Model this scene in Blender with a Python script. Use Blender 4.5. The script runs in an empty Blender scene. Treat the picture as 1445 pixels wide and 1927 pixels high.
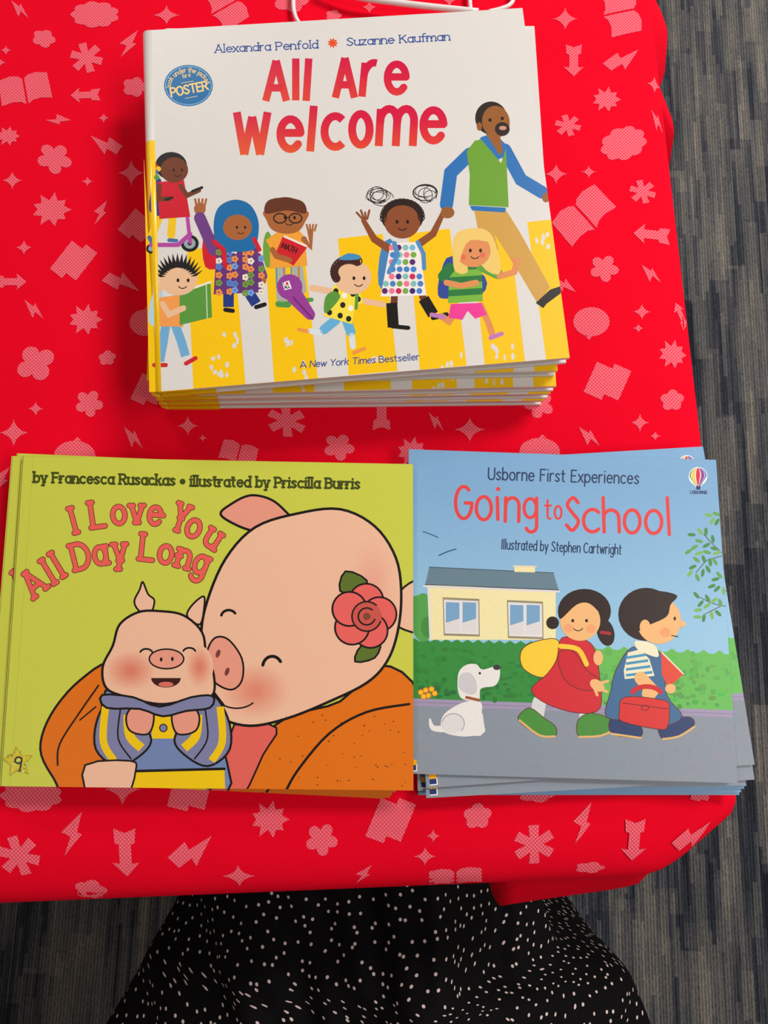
import bpy, bmesh, math, random
from mathutils import Vector, Matrix, geometry
random.seed(7)
C = bpy.context.scene.collection
scene = bpy.context.scene

# ------------------------------------------------------------------ camera
W, H = 1445, 1927
CAMZ, TILT, ROLL, FPX = 0.4762, 0.1681, 0.006, 1336.0
fwd = Vector((0, math.sin(TILT), -math.cos(TILT)))
up0 = Vector((0, math.cos(TILT), math.sin(TILT)))
rt0 = Vector((1, 0, 0))
RT = math.cos(ROLL) * rt0 + math.sin(ROLL) * up0
UP = -math.sin(ROLL) * rt0 + math.cos(ROLL) * up0
cam_d = bpy.data.cameras.new('camera')
cam = bpy.data.objects.new('camera', cam_d)
C.objects.link(cam)
cam_d.sensor_fit = 'HORIZONTAL'
cam_d.sensor_width = 36
cam_d.lens = FPX / W * 36
cam_d.clip_start = 0.01
m = Matrix((RT, UP, -fwd)).transposed().to_4x4()
m.translation = (0, 0, CAMZ)
cam.matrix_world = m
scene.camera = cam

def unp(X, Y, z=0.0):
    """the point of the horizontal plane at height z that the photo shows at pixel X, Y"""
    d = fwd + RT * ((X - W / 2) / FPX) - UP * ((Y - H / 2) / FPX)
    s = (z - CAMZ) / d.z
    return Vector((d.x * s, d.y * s))

# ------------------------------------------------------------------ light
world = bpy.data.worlds.new('world')
scene.world = world
world.use_nodes = True
bg = world.node_tree.nodes['Background']
bg.inputs[0].default_value = (1.0, 0.97, 0.93, 1)
bg.inputs[1].default_value = 0.3

def area(name, loc, target, sx, sy, watts, col=(1, .972, .94)):
    d = bpy.data.lights.new(name, 'AREA')
    d.shape = 'RECTANGLE'
    d.size, d.size_y, d.energy, d.color = sx, sy, watts, col
    o = bpy.data.objects.new(name, d)
    C.objects.link(o)
    o.location = loc
    o.rotation_euler = (Vector(target) - Vector(loc)).to_track_quat('-Z', 'Y').to_euler()
    return o
area('ceiling_panel_or_fill_light', (1.5, 1.5, 1.95), (1.5, 1.5, 0), 1.2, .6, 62)
area('ceiling_panel_or_fill_light', (-1.3, 2.6, 1.95), (-1.3, 2.6, 0), 1.2, .6, 26)
area('ceiling_panel_or_fill_light', (1.5, -0.3, 1.95), (1.5, -0.3, 0), .6, 1.2, 25)
area('ceiling_panel_or_fill_light', (-1.5, -1.1, 1.95), (-1.5, -1.1, 0), .6, 1.2, 8)  # added fill, no real panel: brightens the carpet at front left
scene.view_settings.view_transform = 'Standard'
scene.view_settings.look = 'None'
scene.view_settings.gamma = 1
scene.view_settings.use_curve_mapping = False
scene.view_settings.exposure = 0.22

# ------------------------------------------------------------------ helpers
def s2l(c):
    c = c / 255
    return c / 12.92 if c <= .04045 else ((c + .055) / 1.055) ** 2.4
KI = 1.0
def lin(c):
    return tuple(min(.92, s2l(v) * KI) for v in c) + (1.0,)

def mat(name, col, rough=.6, spec=.4, coat=0.0, metal=0.0):
    m = bpy.data.materials.new(name)
    m.use_nodes = True
    b = m.node_tree.nodes['Principled BSDF']
    b.inputs['Base Color'].default_value = lin(col)
    b.inputs['Roughness'].default_value = rough
    b.inputs['Specular IOR Level'].default_value = spec
    b.inputs['Coat Weight'].default_value = coat
    b.inputs['Coat Roughness'].default_value = .12
    b.inputs['Metallic'].default_value = metal
    return m

def N(m, t, **kw):
    n = m.node_tree.nodes.new(t)
    for k, v in kw.items():
        setattr(n, k, v)
    return n

def math_node(m, op, a, b=None, clamp=False):
    n = N(m, 'ShaderNodeMath', operation=op, use_clamp=clamp)
    for i, v in enumerate((a, b)):
        if v is None:
            continue
        if isinstance(v, (int, float)):
            n.inputs[i].default_value = v
        else:
            m.node_tree.links.new(v, n.inputs[i])
    return n.outputs[0]

def mix_col(m, f, a, b, blend='MIX'):
    n = N(m, 'ShaderNodeMix', data_type='RGBA', blend_type=blend)
    for s, v in ((0, f), (6, a), (7, b)):
        if isinstance(v, (int, float, tuple)):
            n.inputs[s].default_value = v
        else:
            m.node_tree.links.new(v, n.inputs[s])
    return n.outputs[2]

def link_obj(name, me, parent=None, mats=()):
    o = bpy.data.objects.new(name, me)
    C.objects.link(o)
    for mm in mats:
        me.materials.append(mm)
    if parent is not None:
        o.parent = parent
    return o

def bm_obj(name, bm, material, parent=None, smooth=False):
    me = bpy.data.meshes.new(name)
    bmesh.ops.recalc_face_normals(bm, faces=bm.faces[:])
    bm.to_mesh(me)
    bm.free()
    if smooth:
        for p in me.polygons:
            p.use_smooth = True
    return link_obj(name, me, parent, [material] if not isinstance(material, (list, tuple)) else material)

def empty(name, loc, rz=0.0, label=None, cat=None, group=None):
    o = bpy.data.objects.new(name, None)
    C.objects.link(o)
    o.empty_display_size = .05
    o.location = loc
    o.rotation_euler = (0, 0, rz)
    tag(o, label, cat, group)
    return o

def tag(o, label=None, cat=None, group=None, kind=None):
    for k, v in (('label', label), ('category', cat), ('group', group), ('kind', kind)):
        if v:
            o[k] = v

def add_box(bm, x0, x1, y0, y1, z0, z1, bevel=0.0):
    r = bmesh.ops.create_cube(bm, size=1)
    vs = r['verts']
    for v in vs:
        v.co = Vector((x0 if v.co.x < 0 else x1, y0 if v.co.y < 0 else y1, z0 if v.co.z < 0 else z1))
    if bevel:
        es = list({e for v in vs for e in v.link_edges})
        bmesh.ops.bevel(bm, geom=es, offset=bevel, segments=2, affect='EDGES', profile=.5)

def add_prism(bm, pts, z0, z1, bevel=0.0):
    lo = [bm.verts.new((p[0], p[1], z0)) for p in pts]
    hi = [bm.verts.new((p[0], p[1], z1)) for p in pts]
    n = len(pts)
    fs = [bm.faces.new(hi), bm.faces.new(lo[::-1])]
    for i in range(n):
        fs.append(bm.faces.new((lo[i], lo[(i + 1) % n], hi[(i + 1) % n], hi[i])))
    if bevel:
        es = list({e for f in fs for e in f.edges})
        bmesh.ops.bevel(bm, geom=es, offset=bevel, segments=2, affect='EDGES', profile=.5)

def add_tube(bm, pts, r, seg=12):
    pts = [Vector(p) for p in pts]
    rings = []
    ref = Vector((0, 0, 1))
    for i, p in enumerate(pts):
        t = (pts[min(i + 1, len(pts) - 1)] - pts[max(i - 1, 0)]).normalized()
        rf = ref if abs(t.dot(ref)) < .95 else Vector((1, 0, 0))
        a = t.cross(rf).normalized()
        b = a.cross(t).normalized()
        rr = r[i] if isinstance(r, (list, tuple)) else r
        rings.append([bm.verts.new(p + a * rr * math.cos(2 * math.pi * k / seg) + b * rr * math.sin(2 * math.pi * k / seg)) for k in range(seg)])
    for q, w in zip(rings, rings[1:]):
        for k in range(seg):
            bm.faces.new((q[k], q[(k + 1) % seg], w[(k + 1) % seg], w[k]))
    bm.faces.new(rings[0][::-1])
    bm.faces.new(rings[-1])

def catmull(pts, n=6, closed=False):
    pts = [tuple(p) for p in pts]
    L = len(pts)
    out = []
    rng = range(L if closed else L - 1)
    for i in rng:
        if closed:
            p0, p1, p2, p3 = pts[(i - 1) % L], pts[i], pts[(i + 1) % L], pts[(i + 2) % L]
        else:
            p0, p1, p2, p3 = pts[max(i - 1, 0)], pts[i], pts[i + 1], pts[min(i + 2, L - 1)]
        for k in range(n):
            t = k / n
            out.append(tuple(.5 * (2 * b + (c - a) * t + (2 * a - 5 * b + 4 * c - d) * t * t + (3 * b - a - 3 * c + d) * t ** 3)
                             for a, b, c, d in zip(p0, p1, p2, p3)))
    if not closed:
        out.append(pts[-1])
    return out

def arc(cx, cy, rx, ry, a0, a1, n=14):
    return [(cx + rx * math.cos(math.radians(a0 + (a1 - a0) * k / n)), cy + ry * math.sin(math.radians(a0 + (a1 - a0) * k / n))) for k in range(n + 1)]

# ------------------------------------------------------------------ lettering: a stroke alphabet
# x-height 5, capitals 7.4, ascenders 7.8, baseline 0; glyph = (width, strokes)
def O(w=4, h=5, y=0):
    return arc(w / 2, y + h / 2, w / 2, h / 2, 90, 450, 24)
G = {
 'a': (3.6, [O(3.6), [(3.6, 5), (3.6, 0)]]),
 'b': (3.8, [[(0, 7.8), (0, 0)], O(3.8)]),
 'c': (3.5, [arc(2, 2.5, 2, 2.5, 48, 312, 18)]),
 'd': (3.8, [O(3.8), [(3.8, 7.8), (3.8, 0)]]),
 'e': (3.8, [[(.1, 2.7), (3.8, 2.7)] + arc(1.95, 2.5, 1.9, 2.5, 5, 318, 20)]),
 'f': (2.6, [arc(2.2, 6.3, 1.2, 1.5, 60, 180, 8) + [(1, 0)], [(0, 4.8), (2.4, 4.8)]]),
 'g': (3.6, [O(3.6), [(3.6, 5), (3.6, -.6)] + arc(1.8, -.6, 1.8, 1.9, 0, -150, 10)]),
 'h': (3.5, [[(0, 7.8), (0, 0)], [(0, 3)] + arc(1.75, 3.2, 1.75, 1.8, 160, 0, 10) + [(3.5, 0)]]),
 'i': (.6, [[(.3, 5), (.3, 0)], [(.3, 7), (.3, 7.25)]]),
 'j': (1.2, [[(.9, 5), (.9, -1)] + arc(0, -1, .9, 1.2, 0, -90, 6), [(.9, 7), (.9, 7.25)]]),
 'k': (3.4, [[(0, 7.8), (0, 0)], [(3.2, 5), (0.1, 2.2)], [(1.2, 3.1), (3.4, 0)]]),
 'l': (.6, [[(.3, 7.8), (.3, 0)]]),
 'm': (6, [[(0, 5), (0, 0)], [(0, 3)] + arc(1.5, 3.3, 1.5, 1.7, 160, 0, 9) + [(3, 0)], [(3, 3)] + arc(4.5, 3.3, 1.5, 1.7, 160, 0, 9) + [(6, 0)]]),
 'n': (3.5, [[(0, 5), (0, 0)], [(0, 3)] + arc(1.75, 3.2, 1.75, 1.8, 160, 0, 10) + [(3.5, 0)]]),
 'o': (3.9, [O(3.9)]),
 'p': (3.8, [[(0, 5), (0, -2.5)], O(3.8)]),
 'r': (2.4, [[(0, 5), (0, 0)], [(0, 2.8)] + arc(1.9, 2.9, 1.9, 2.1, 170, 75, 8)]),
 's': (3.0, [catmull([(2.9, 4.3), (1.6, 5), (.2, 4), (1.5, 2.6), (2.9, 1.2), (1.5, 0), (0, .7)], 5)]),
 't': (2.5, [[(1, 7), (1, 1.2)] + arc(2, 1.2, 1, 1.2, 180, 280, 6), [(0, 5), (2.4, 5)]]),
 'u': (3.5, [[(0, 5), (0, 1.8)] + arc(1.75, 1.8, 1.75, 1.8, 180, 340, 10), [(3.5, 5), (3.5, 0)]]),
 'v': (3.5, [[(0, 5), (1.75, 0), (3.5, 5)]]),
 'w': (5.2, [[(0, 5), (1.3, 0), (2.6, 4.6), (3.9, 0), (5.2, 5)]]),
 'x': (3.3, [[(0, 5), (3.3, 0)], [(3.3, 5), (0, 0)]]),
 'y': (3.5, [[(0, 5), (1.85, .2)], [(3.5, 5), (1.1, -2.3)]]),
 'z': (3.2, [[(0, 5), (3.1, 5), (0, 0), (3.2, 0)]]),
 'A': (5, [[(0, 0), (2.5, 7.4)], [(2.5, 7.4), (5, 0)], [(.9, 2.4), (4.1, 2.4)]]),
 'B': (4.2, [[(0, 0), (0, 7.4)], [(0, 7.4), (2, 7.4)] + arc(2, 5.7, 1.8, 1.7, 90, -90, 10) + [(0, 4)], [(2, 4)] + arc(2.2, 2, 2, 2, 90, -90, 10) + [(0, 0)]]),
 'C': (4.8, [arc(2.7, 3.7, 2.7, 3.7, 50, 310, 20)]),
 'D': (4.8, [[(0, 0), (0, 7.4)], [(0, 7.4), (1.6, 7.4)] + arc(1.6, 3.7, 3.2, 3.7, 90, -90, 16) + [(0, 0)]]),
 'E': (3.8, [[(0, 0), (0, 7.4)], [(0, 7.4), (3.6, 7.4)], [(0, 3.9), (3, 3.9)], [(0, 0), (3.8, 0)]]),
 'F': (3.7, [[(0, 0), (0, 7.4)], [(0, 7.4), (3.7, 7.4)], [(0, 4), (2.9, 4)]]),
 'G': (5, [arc(2.6, 3.7, 2.6, 3.7, 52, 345, 20) + [(5.1, 3.6), (3.1, 3.6)]]),
 'H': (4.6, [[(0, 0), (0, 7.4)], [(4.6, 0), (4.6, 7.4)], [(0, 3.9), (4.6, 3.9)]]),
 'I': (.6, [[(.3, 7.4), (.3, 0)]]),
 'K': (4.4, [[(0, 0), (0, 7.4)], [(4.2, 7.4), (0, 3)], [(1.5, 4.4), (4.4, 0)]]),
 'L': (3.8, [[(0, 7.4), (0, 0), (3.8, 0)]]),
 'M': (6, [[(0, 0), (.4, 7.4), (3, 1.5), (5.6, 7.4), (6, 0)]]),
 'N': (4.8, [[(0, 0), (0, 7.4), (4.8, 0), (4.8, 7.4)]]),
 'O': (5.2, [O(5.2, 7.4)]),
 'P': (4.1, [[(0, 0), (0, 7.4)], [(0, 7.4), (2.1, 7.4)] + arc(2.1, 5.4, 2, 2, 90, -90, 10) + [(0, 3.4)]]),
 'R': (4.4, [[(0, 0), (0, 7.4)], [(0, 7.4), (2.1, 7.4)] + arc(2.1, 5.5, 1.9, 1.9, 90, -90, 10) + [(0, 3.6)], [(1.9, 3.6), (4.4, 0)]]),
 'S': (4.2, [catmull([(4, 6.3), (2.2, 7.4), (.3, 5.8), (2.1, 3.9), (4.1, 2), (2.1, 0), (0, 1.2)], 6)]),
 'T': (4.8, [[(0, 7.4), (4.8, 7.4)], [(2.4, 7.4), (2.4, 0)]]),
 'U': (4.6, [[(0, 7.4), (0, 2.3)] + arc(2.3, 2.3, 2.3, 2.3, 180, 360, 12) + [(4.6, 7.4)]]),
 'W': (7, [[(0, 7.4), (1.7, 0), (3.5, 6.6), (5.3, 0), (7, 7.4)]]),
 'Y': (4.6, [[(0, 7.4), (2.3, 3.6)], [(4.6, 7.4), (2.3, 3.6), (2.3, 0)]]),
 '9': (3.4, [O(3.2, 3.4, 4), [(3.2, 5.7), (2.9, 0)]]),
}

class Art:
    """flat printed shapes laid on a cover: drawn in the photo's pixel frame, carried to the cover's plane"""
    DZ = 8e-6
    def __init__(self, quad_px, to_local, z, border=0.0):
        self.q, self.to_local, self.z = quad_px, to_local, z
        self.v, self.f, self.c, self.boxes = [], [], [], []
        s = sum(quad_px[i][0] * quad_px[(i + 1) % 4][1] - quad_px[(i + 1) % 4][0] * quad_px[i][1] for i in range(4))
        self.sgn = 1 if s > 0 else -1
    def clip(self, pts):
        for i in range(4):
            (ax, ay), (bx, by) = self.q[i], self.q[(i + 1) % 4]
            f = lambda p: self.sgn * ((bx - ax) * (p[1] - ay) - (by - ay) * (p[0] - ax))
            out = []
            for j in range(len(pts)):
                p, q = pts[j - 1], pts[j]
                fp, fq = f(p), f(q)
                if (fp >= 0) != (fq >= 0):
                    t = fp / (fp - fq)
                    out.append((p[0] + (q[0] - p[0]) * t, p[1] + (q[1] - p[1]) * t))
                if fq >= 0:
                    out.append(q)
            pts = out
            if len(pts) < 3:
                return []
        return pts
    def layer(self, pts):
        x0, x1 = min(p[0] for p in pts), max(p[0] for p in pts)
        y0, y1 = min(p[1] for p in pts), max(p[1] for p in pts)
        l = 1 + max([b[4] for b in self.boxes if b[0] < x1 and b[1] > x0 and b[2] < y1 and b[3] > y0] or [0])
        self.boxes.append((x0, x1, y0, y1, l))
        return l
    def emit(self, pts, l, col):
        pts = self.clip(pts)
        if len(pts) < 3:
            return
        base = len(self.v)
        for p in pts:
            q = self.to_local(*p)
            self.v.append((q[0], q[1], self.z + l * self.DZ))
            self.c.append(lin(col(p) if callable(col) else col))
        if len(pts) <= 4 and False:
            tris = [tuple(range(len(pts)))]
        else:
            tris = geometry.tessellate_polygon([[Vector((p[0], p[1], 0)) for p in pts]])
        for t in tris:
            a, b, c = (self.v[base + i] for i in t)
            ar = (b[0] - a[0]) * (c[1] - a[1]) - (b[1] - a[1]) * (c[0] - a[0])
            if abs(ar) < 1e-13:
                continue
            self.f.append(tuple(base + i for i in (t if ar > 0 else t[::-1])))
    def poly(self, pts, col, smooth=0):
        pts = catmull(pts, smooth, True) if smooth else list(pts)
        self.emit(pts, self.layer(pts), col)
        return self
    def ell(self, cx, cy, rx, ry=None, col=(0, 0, 0), rot=0, n=28):
        ry = rx if ry is None else ry
        c, s = math.cos(math.radians(rot)), math.sin(math.radians(rot))
        P = [(cx + rx * math.cos(a) * c - ry * math.sin(a) * s, cy + rx * math.cos(a) * s + ry * math.sin(a) * c) for a in [2 * math.pi * k / n for k in range(n)]]
        return self.poly(P, col)
    def line(self, pts, w, col, smooth=0, cap='round', closed=False):
        if smooth:
            ws = w
            if isinstance(w, (list, tuple)):
                r = catmull([(p[0], p[1], ww) for p, ww in zip(pts, w)], smooth, closed)
                pts, w = [(a, b) for a, b, _ in r], [max(.2, c_) for _, _, c_ in r]
            else:
                pts = catmull(pts, smooth, closed)
        P = [pts[0]]
        Wd = [w[0] if isinstance(w, (list, tuple)) else w]
        for i, p in enumerate(pts[1:], 1):
            if math.hypot(p[0] - P[-1][0], p[1] - P[-1][1]) > .05:
                P.append(p)
                Wd.append(w[i] if isinstance(w, (list, tuple)) else w)
        n = len(P)
        if n < 2:
            return self
        if closed and math.hypot(P[0][0] - P[-1][0], P[0][1] - P[-1][1]) < .1:
            P.pop(); Wd.pop(); n -= 1
        Lf, Rt = [], []
        for i in range(n):
            def d(a, b):
                x, y = b[0] - a[0], b[1] - a[1]
                L = math.hypot(x, y) or 1
                return x / L, y / L
            if closed:
                d0, d1 = d(P[i - 1], P[i]), d(P[i], P[(i + 1) % n])
            else:
                d1 = d(P[i], P[i + 1]) if i < n - 1 else d(P[i - 1], P[i])
                d0 = d(P[i - 1], P[i]) if i else d1
            n0, n1 = (-d0[1], d0[0]), (-d1[1], d1[0])
            mx, my = n0[0] + n1[0], n0[1] + n1[1]
            L2 = mx * mx + my * my
            k = min(2 / L2 if L2 > 1e-6 else 1, 1.6)
            hx, hy = mx * k * Wd[i] / 2, my * k * Wd[i] / 2
            Lf.append((P[i][0] + hx, P[i][1] + hy))
            Rt.append((P[i][0] - hx, P[i][1] - hy))
        l = self.layer(Lf + Rt)
        for i in range(n if closed else n - 1):
            j = (i + 1) % n
            self.emit([Lf[i], Lf[j], Rt[j], Rt[i]], l, col)
        if cap == 'round' and not closed:
            for e, sg in ((0, -1), (n - 1, 1)):
                r = Wd[e] / 2
                a = (P[1][0] - P[0][0], P[1][1] - P[0][1]) if e == 0 else (P[-1][0] - P[-2][0], P[-1][1] - P[-2][1])
                th = math.atan2(a[1], a[0]) + (math.pi if e == 0 else 0)
                if r > .4:
                    self.emit([(P[e][0] + r * math.cos(th + t), P[e][1] + r * math.sin(th + t)) for t in [math.pi * (k / 8 - .5) for k in range(9)]], l, col)
        return self
    # -- lettering
    def glyph(self, ch, T, w, col, serif=0.0, cap='round', outline=None):
        jobs = []
        strokes = []
        for st in G[ch][1]:
            cur = [st[0]]
            for i in range(1, len(st)):
                cur.append(st[i])
                if i < len(st) - 1:
                    a, b, c_ = st[i - 1], st[i], st[i + 1]
                    u, v = (b[0] - a[0], b[1] - a[1]), (c_[0] - b[0], c_[1] - b[1])
                    lu, lv = math.hypot(*u), math.hypot(*v)
                    if lu > .01 and lv > .01 and (u[0] * v[0] + u[1] * v[1]) / (lu * lv) < .62:
                        strokes.append(cur)
                        cur = [st[i]]
            strokes.append(cur)
        for st in strokes:
            pts = [T(*p) for p in st]
            closed = math.hypot(st[0][0] - st[-1][0], st[0][1] - st[-1][1]) < .05
            jobs.append((pts, closed))
            if serif and not closed:
                for e, o in ((0, 1), (-1, -2)):
                    dx, dy = st[e][0] - st[o][0], st[e][1] - st[o][1]
                    L = math.hypot(dx, dy) or 1
                    if abs(dy) / L > .75 and len(st) < 9 or (abs(dy) / L > .9):
                        if ch in 'ij' and abs(dy) < .5:
                            continue
                        x, y = st[e]
                        jobs.append(([T(x - serif, y), T(x + serif * (.8 if y > 4.5 and ch.islower() else 1), y)], False))
        if outline:
            for pts, cl in jobs:
                self.line(pts, w + outline[0], outline[1], cap=cap, closed=cl)
        for pts, cl in jobs:
            self.line(pts, w, col, cap=cap, closed=cl)
    def text(self, s, path, unit, w, col, serif=0.0, gap=1.15, space=3.0, slant=0.0, outline=None):
        P = list(path)
        cum = [0]
        for a, b in zip(P, P[1:]):
            cum.append(cum[-1] + math.hypot(b[0] - a[0], b[1] - a[1]))
        adv, pos = 0, []
        for ch in s:
            if ch == ' ':
                adv += space
            else:
                pos.append((ch, adv))
                adv += G[ch][0] + gap
        adv -= gap
        k = cum[-1] / adv
        for ch, x in pos:
            sc = (x + G[ch][0] / 2) * k
            i = 0
            while i < len(cum) - 2 and cum[i + 1] < sc:
                i += 1
            a, b = P[i], P[i + 1]
            L = cum[i + 1] - cum[i]
            t = (sc - cum[i]) / L
            tx, ty = (b[0] - a[0]) / L, (b[1] - a[1]) / L
            ox, oy = a[0] + (b[0] - a[0]) * t, a[1] + (b[1] - a[1]) * t
            gw = G[ch][0]
            def T(gx, gy):
                u = (gx - gw / 2) * k + slant * gy * unit
                v = gy * unit
                return ox + tx * u + ty * v, oy + ty * u - tx * v
            self.glyph(ch, T, w, col, serif, outline=outline)
        return self
    def box_letter(self, ch, x0, y0, x1, y1, w, col, lean=0.0, ymin=0.0, cap='round'):
        """letter filling the box between y0 (top) and y1 (glyph height ymin)"""
        st = [p for s in G[ch][1] for p in s]
        gx0, gx1 = min(p[0] for p in st), max(p[0] for p in st)
        gy0, gy1 = min(p[1] for p in st), max(p[1] for p in st)
        hw = w / 2
        X0, X1, Y0, Y1 = x0 + hw, x1 - hw, y0 + hw, y1 - hw
        if cap == 'butt':
            Y0, Y1 = y0, y1
            if ch in 'eoc':
                Y0, Y1 = y0 + hw, y1 - hw
        def T(gx, gy):
            v = (gy - gy0) / (gy1 - gy0)
            x = (X0 + X1) / 2 if gx1 - gx0 < .1 else X0 + (gx - gx0) / (gx1 - gx0) * (X1 - X0)
            return x + lean * (v - .5), Y1 + (Y0 - Y1) * v
        self.glyph(ch, T, w, col, cap='round' if ch == 'e' else cap)
    def rot_letter(self, ch, cx, cy, rot, ux, uy, w, col, serif, outline):
        c, s = math.cos(math.radians(rot)), math.sin(math.radians(rot))
        gw = G[ch][0]
        def T(gx, gy):
            u, v = (gx - gw / 2) * ux, gy * uy
            return cx + c * u - s * v, cy - s * u - c * v
        self.glyph(ch, T, w, col, serif, outline=outline)
    # -- simple plain figures
    def face(self, x, y, r, d=1):
        ink = (35, 22, 18)
        self.ell(x - r * .32 + d * r * .15, y - r * .08, r * .09, r * .12, ink)
        self.ell(x + r * .32 + d * r * .15, y - r * .08, r * .09, r * .12, ink)
        self.line(arc(x + d * r * .12, y + r * .18, r * .28, r * .25, 30, 150, 6), max(1, r * .06), ink)
    def finish(self, name, bm_base, material, base_col, parent):
        """base solid plus printed shapes as ONE mesh with the print colour as an attribute"""
        me = bpy.data.meshes.new(name)
        bmesh.ops.recalc_face_normals(bm_base, faces=bm_base.faces[:])
        bm_base.verts.ensure_lookup_table()
        n0 = len(bm_base.verts)
        bm_base.verts.index_update()
        V = [tuple(v.co) for v in bm_base.verts] + self.v
        F = [tuple(v.index for v in f.verts) for f in bm_base.faces] + [tuple(i + n0 for i in f) for f in self.f]
        me.from_pydata(V, [], F)
        at = me.color_attributes.new('print', 'FLOAT_COLOR', 'POINT')
        cols = [lin(base_col)] * n0 + self.c
        at.data.foreach_set('color', [x for c in cols for x in c])
        bm_base.free()
        return link_obj(name, me, parent, [material])

def print_material(name, rough, coat=0.0, spec=.4):
    m = mat(name, (255, 255, 255), rough, spec, coat)
    a = N(m, 'ShaderNodeAttribute', attribute_name='print')
    nz = N(m, 'ShaderNodeTexNoise')
    nz.inputs['Scale'].default_value = 900
    nz.inputs['Detail'].default_value = 2
    tc = N(m, 'ShaderNodeTexCoord')
    m.node_tree.links.new(tc.outputs['Object'], nz.inputs['Vector'])
    f = math_node(m, 'MULTIPLY_ADD', nz.outputs['Fac'], .12)
    f.node.inputs[2].default_value = .94
    out = mix_col(m, 1.0, a.outputs['Color'], f, 'MULTIPLY')
    m.node_tree.links.new(out, m.node_tree.nodes['Principled BSDF'].inputs['Base Color'])
    return m

JACKET = print_material('glossy_dust_jacket', .32, .12, .3)
CARD = print_material('matte_laminated_card', .42, 0.0, .3)
PAPER = mat('page_paper', (226, 220, 208), .8, .2)
# fine page lines on the block
nd = N(PAPER, 'ShaderNodeTexWave', wave_type='BANDS', bands_direction='Z')
nd.inputs['Scale'].default_value = 900
tcn = N(PAPER, 'ShaderNodeTexCoord')
PAPER.node_tree.links.new(tcn.outputs['Object'], nd.inputs['Vector'])
PAPER.node_tree.links.new(mix_col(PAPER, nd.outputs['Fac'], lin((205, 198, 188)), lin((232, 226, 215))), PAPER.node_tree.nodes['Principled BSDF'].inputs['Base Color'])

# ------------------------------------------------------------------ floor
def carpet_material():
    m = mat('striated_carpet', (80, 80, 85), .95, .1)
    nt = m.node_tree
    b = nt.nodes['Principled BSDF']
    tc = N(m, 'ShaderNodeTexCoord')
    mp = N(m, 'ShaderNodeMapping')
    mp.inputs['Rotation'].default_value = (0, 0, .02)
    nt.links.new(tc.outputs['Object'], mp.inputs['Vector'])
    sep = N(m, 'ShaderNodeSeparateXYZ')
    nt.links.new(mp.outputs[0], sep.inputs[0])
    X, Y = sep.outputs[0], sep.outputs[1]
    def streak(wx, ly, seed):
        # columns wx wide, each broken into lengths of about ly with its own start
        cx = math_node(m, 'FLOOR', math_node(m, 'DIVIDE', X, wx))
        wn = N(m, 'ShaderNodeTexWhiteNoise', noise_dimensions='2D')
        cb = N(m, 'ShaderNodeCombineXYZ')
        nt.links.new(cx, cb.inputs[0])
        cb.inputs[1].default_value = seed
        nt.links.new(cb.outputs[0], wn.inputs['Vector'])
        yy = math_node(m, 'ADD', math_node(m, 'DIVIDE', Y, ly), math_node(m, 'MULTIPLY', wn.outputs['Value'], 37.0))
        cy = math_node(m, 'FLOOR', yy)
        cb2 = N(m, 'ShaderNodeCombineXYZ')
        nt.links.new(cx, cb2.inputs[0])
        nt.links.new(cy, cb2.inputs[1])
        cb2.inputs[2].default_value = seed
        w2 = N(m, 'ShaderNodeTexWhiteNoise', noise_dimensions='3D')
        nt.links.new(cb2.outputs[0], w2.inputs['Vector'])
        return w2.outputs['Value']
    a, bb, c = streak(.021, .17, 1.0), streak(.034, .26, 2.0), streak(.0062, .12, 3.0)
    mp2 = N(m, 'ShaderNodeMapping')
    mp2.inputs['Scale'].default_value = (48, 3.6, 1)
    nt.links.new(mp.outputs[0], mp2.inputs['Vector'])
    nz = N(m, 'ShaderNodeTexNoise')
    nz.inputs['Scale'].default_value = 1
    nz.inputs['Detail'].default_value = 3
    nt.links.new(mp2.outputs[0], nz.inputs['Vector'])
    t = math_node(m, 'ADD', math_node(m, 'ADD', math_node(m, 'MULTIPLY', a, .17), math_node(m, 'MULTIPLY', bb, .17)),
                  math_node(m, 'ADD', math_node(m, 'MULTIPLY', c, .2), math_node(m, 'MULTIPLY', nz.outputs['Fac'], .5)))
    cr = N(m, 'ShaderNodeValToRGB')
    el = cr.color_ramp.elements
    el[0].position, el[0].color = .25, lin((30, 33, 40))
    el[1].position, el[1].color = .85, lin((132, 126, 116))
    for p_, c_ in ((.40, (48, 52, 60)), (.52, (80, 80, 82)), (.66, (102, 99, 95))):
        e = el.new(p_)
        e.color = lin(c_)
    nt.links.new(t, cr.inputs[0])
    # fine ribs with tufts
    wv = N(m, 'ShaderNodeTexWave', wave_type='BANDS', bands_direction='X')
    wv.inputs['Scale'].default_value = 62
    wv.inputs['Distortion'].default_value = 1.2
    wv.inputs['Detail Scale'].default_value = 12
    nt.links.new(mp.outputs[0], wv.inputs['Vector'])
    mp3 = N(m, 'ShaderNodeMapping')
    mp3.inputs['Scale'].default_value = (420, 190, 1)
    nt.links.new(mp.outputs[0], mp3.inputs['Vector'])
    tn = N(m, 'ShaderNodeTexNoise')
    tn.inputs['Scale'].default_value = 1
    tn.inputs['Detail'].default_value = 2
    nt.links.new(mp3.outputs[0], tn.inputs['Vector'])
    f = math_node(m, 'ADD', math_node(m, 'MULTIPLY', wv.outputs['Fac'], .5), math_node(m, 'MULTIPLY', tn.outputs['Fac'], 1.1))
    f = math_node(m, 'ADD', f, .12)
    nt.links.new(mix_col(m, 1.0, cr.outputs[0], f, 'MULTIPLY'), b.inputs['Base Color'])
    bp = N(m, 'ShaderNodeBump')
    bp.inputs['Strength'].default_value = .6
    bp.inputs['Distance'].default_value = .003
    nt.links.new(f, bp.inputs['Height'])
    nt.links.new(bp.outputs[0], b.inputs['Normal'])
    return m
FLOORZ = -0.73
bm = bmesh.new()
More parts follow.
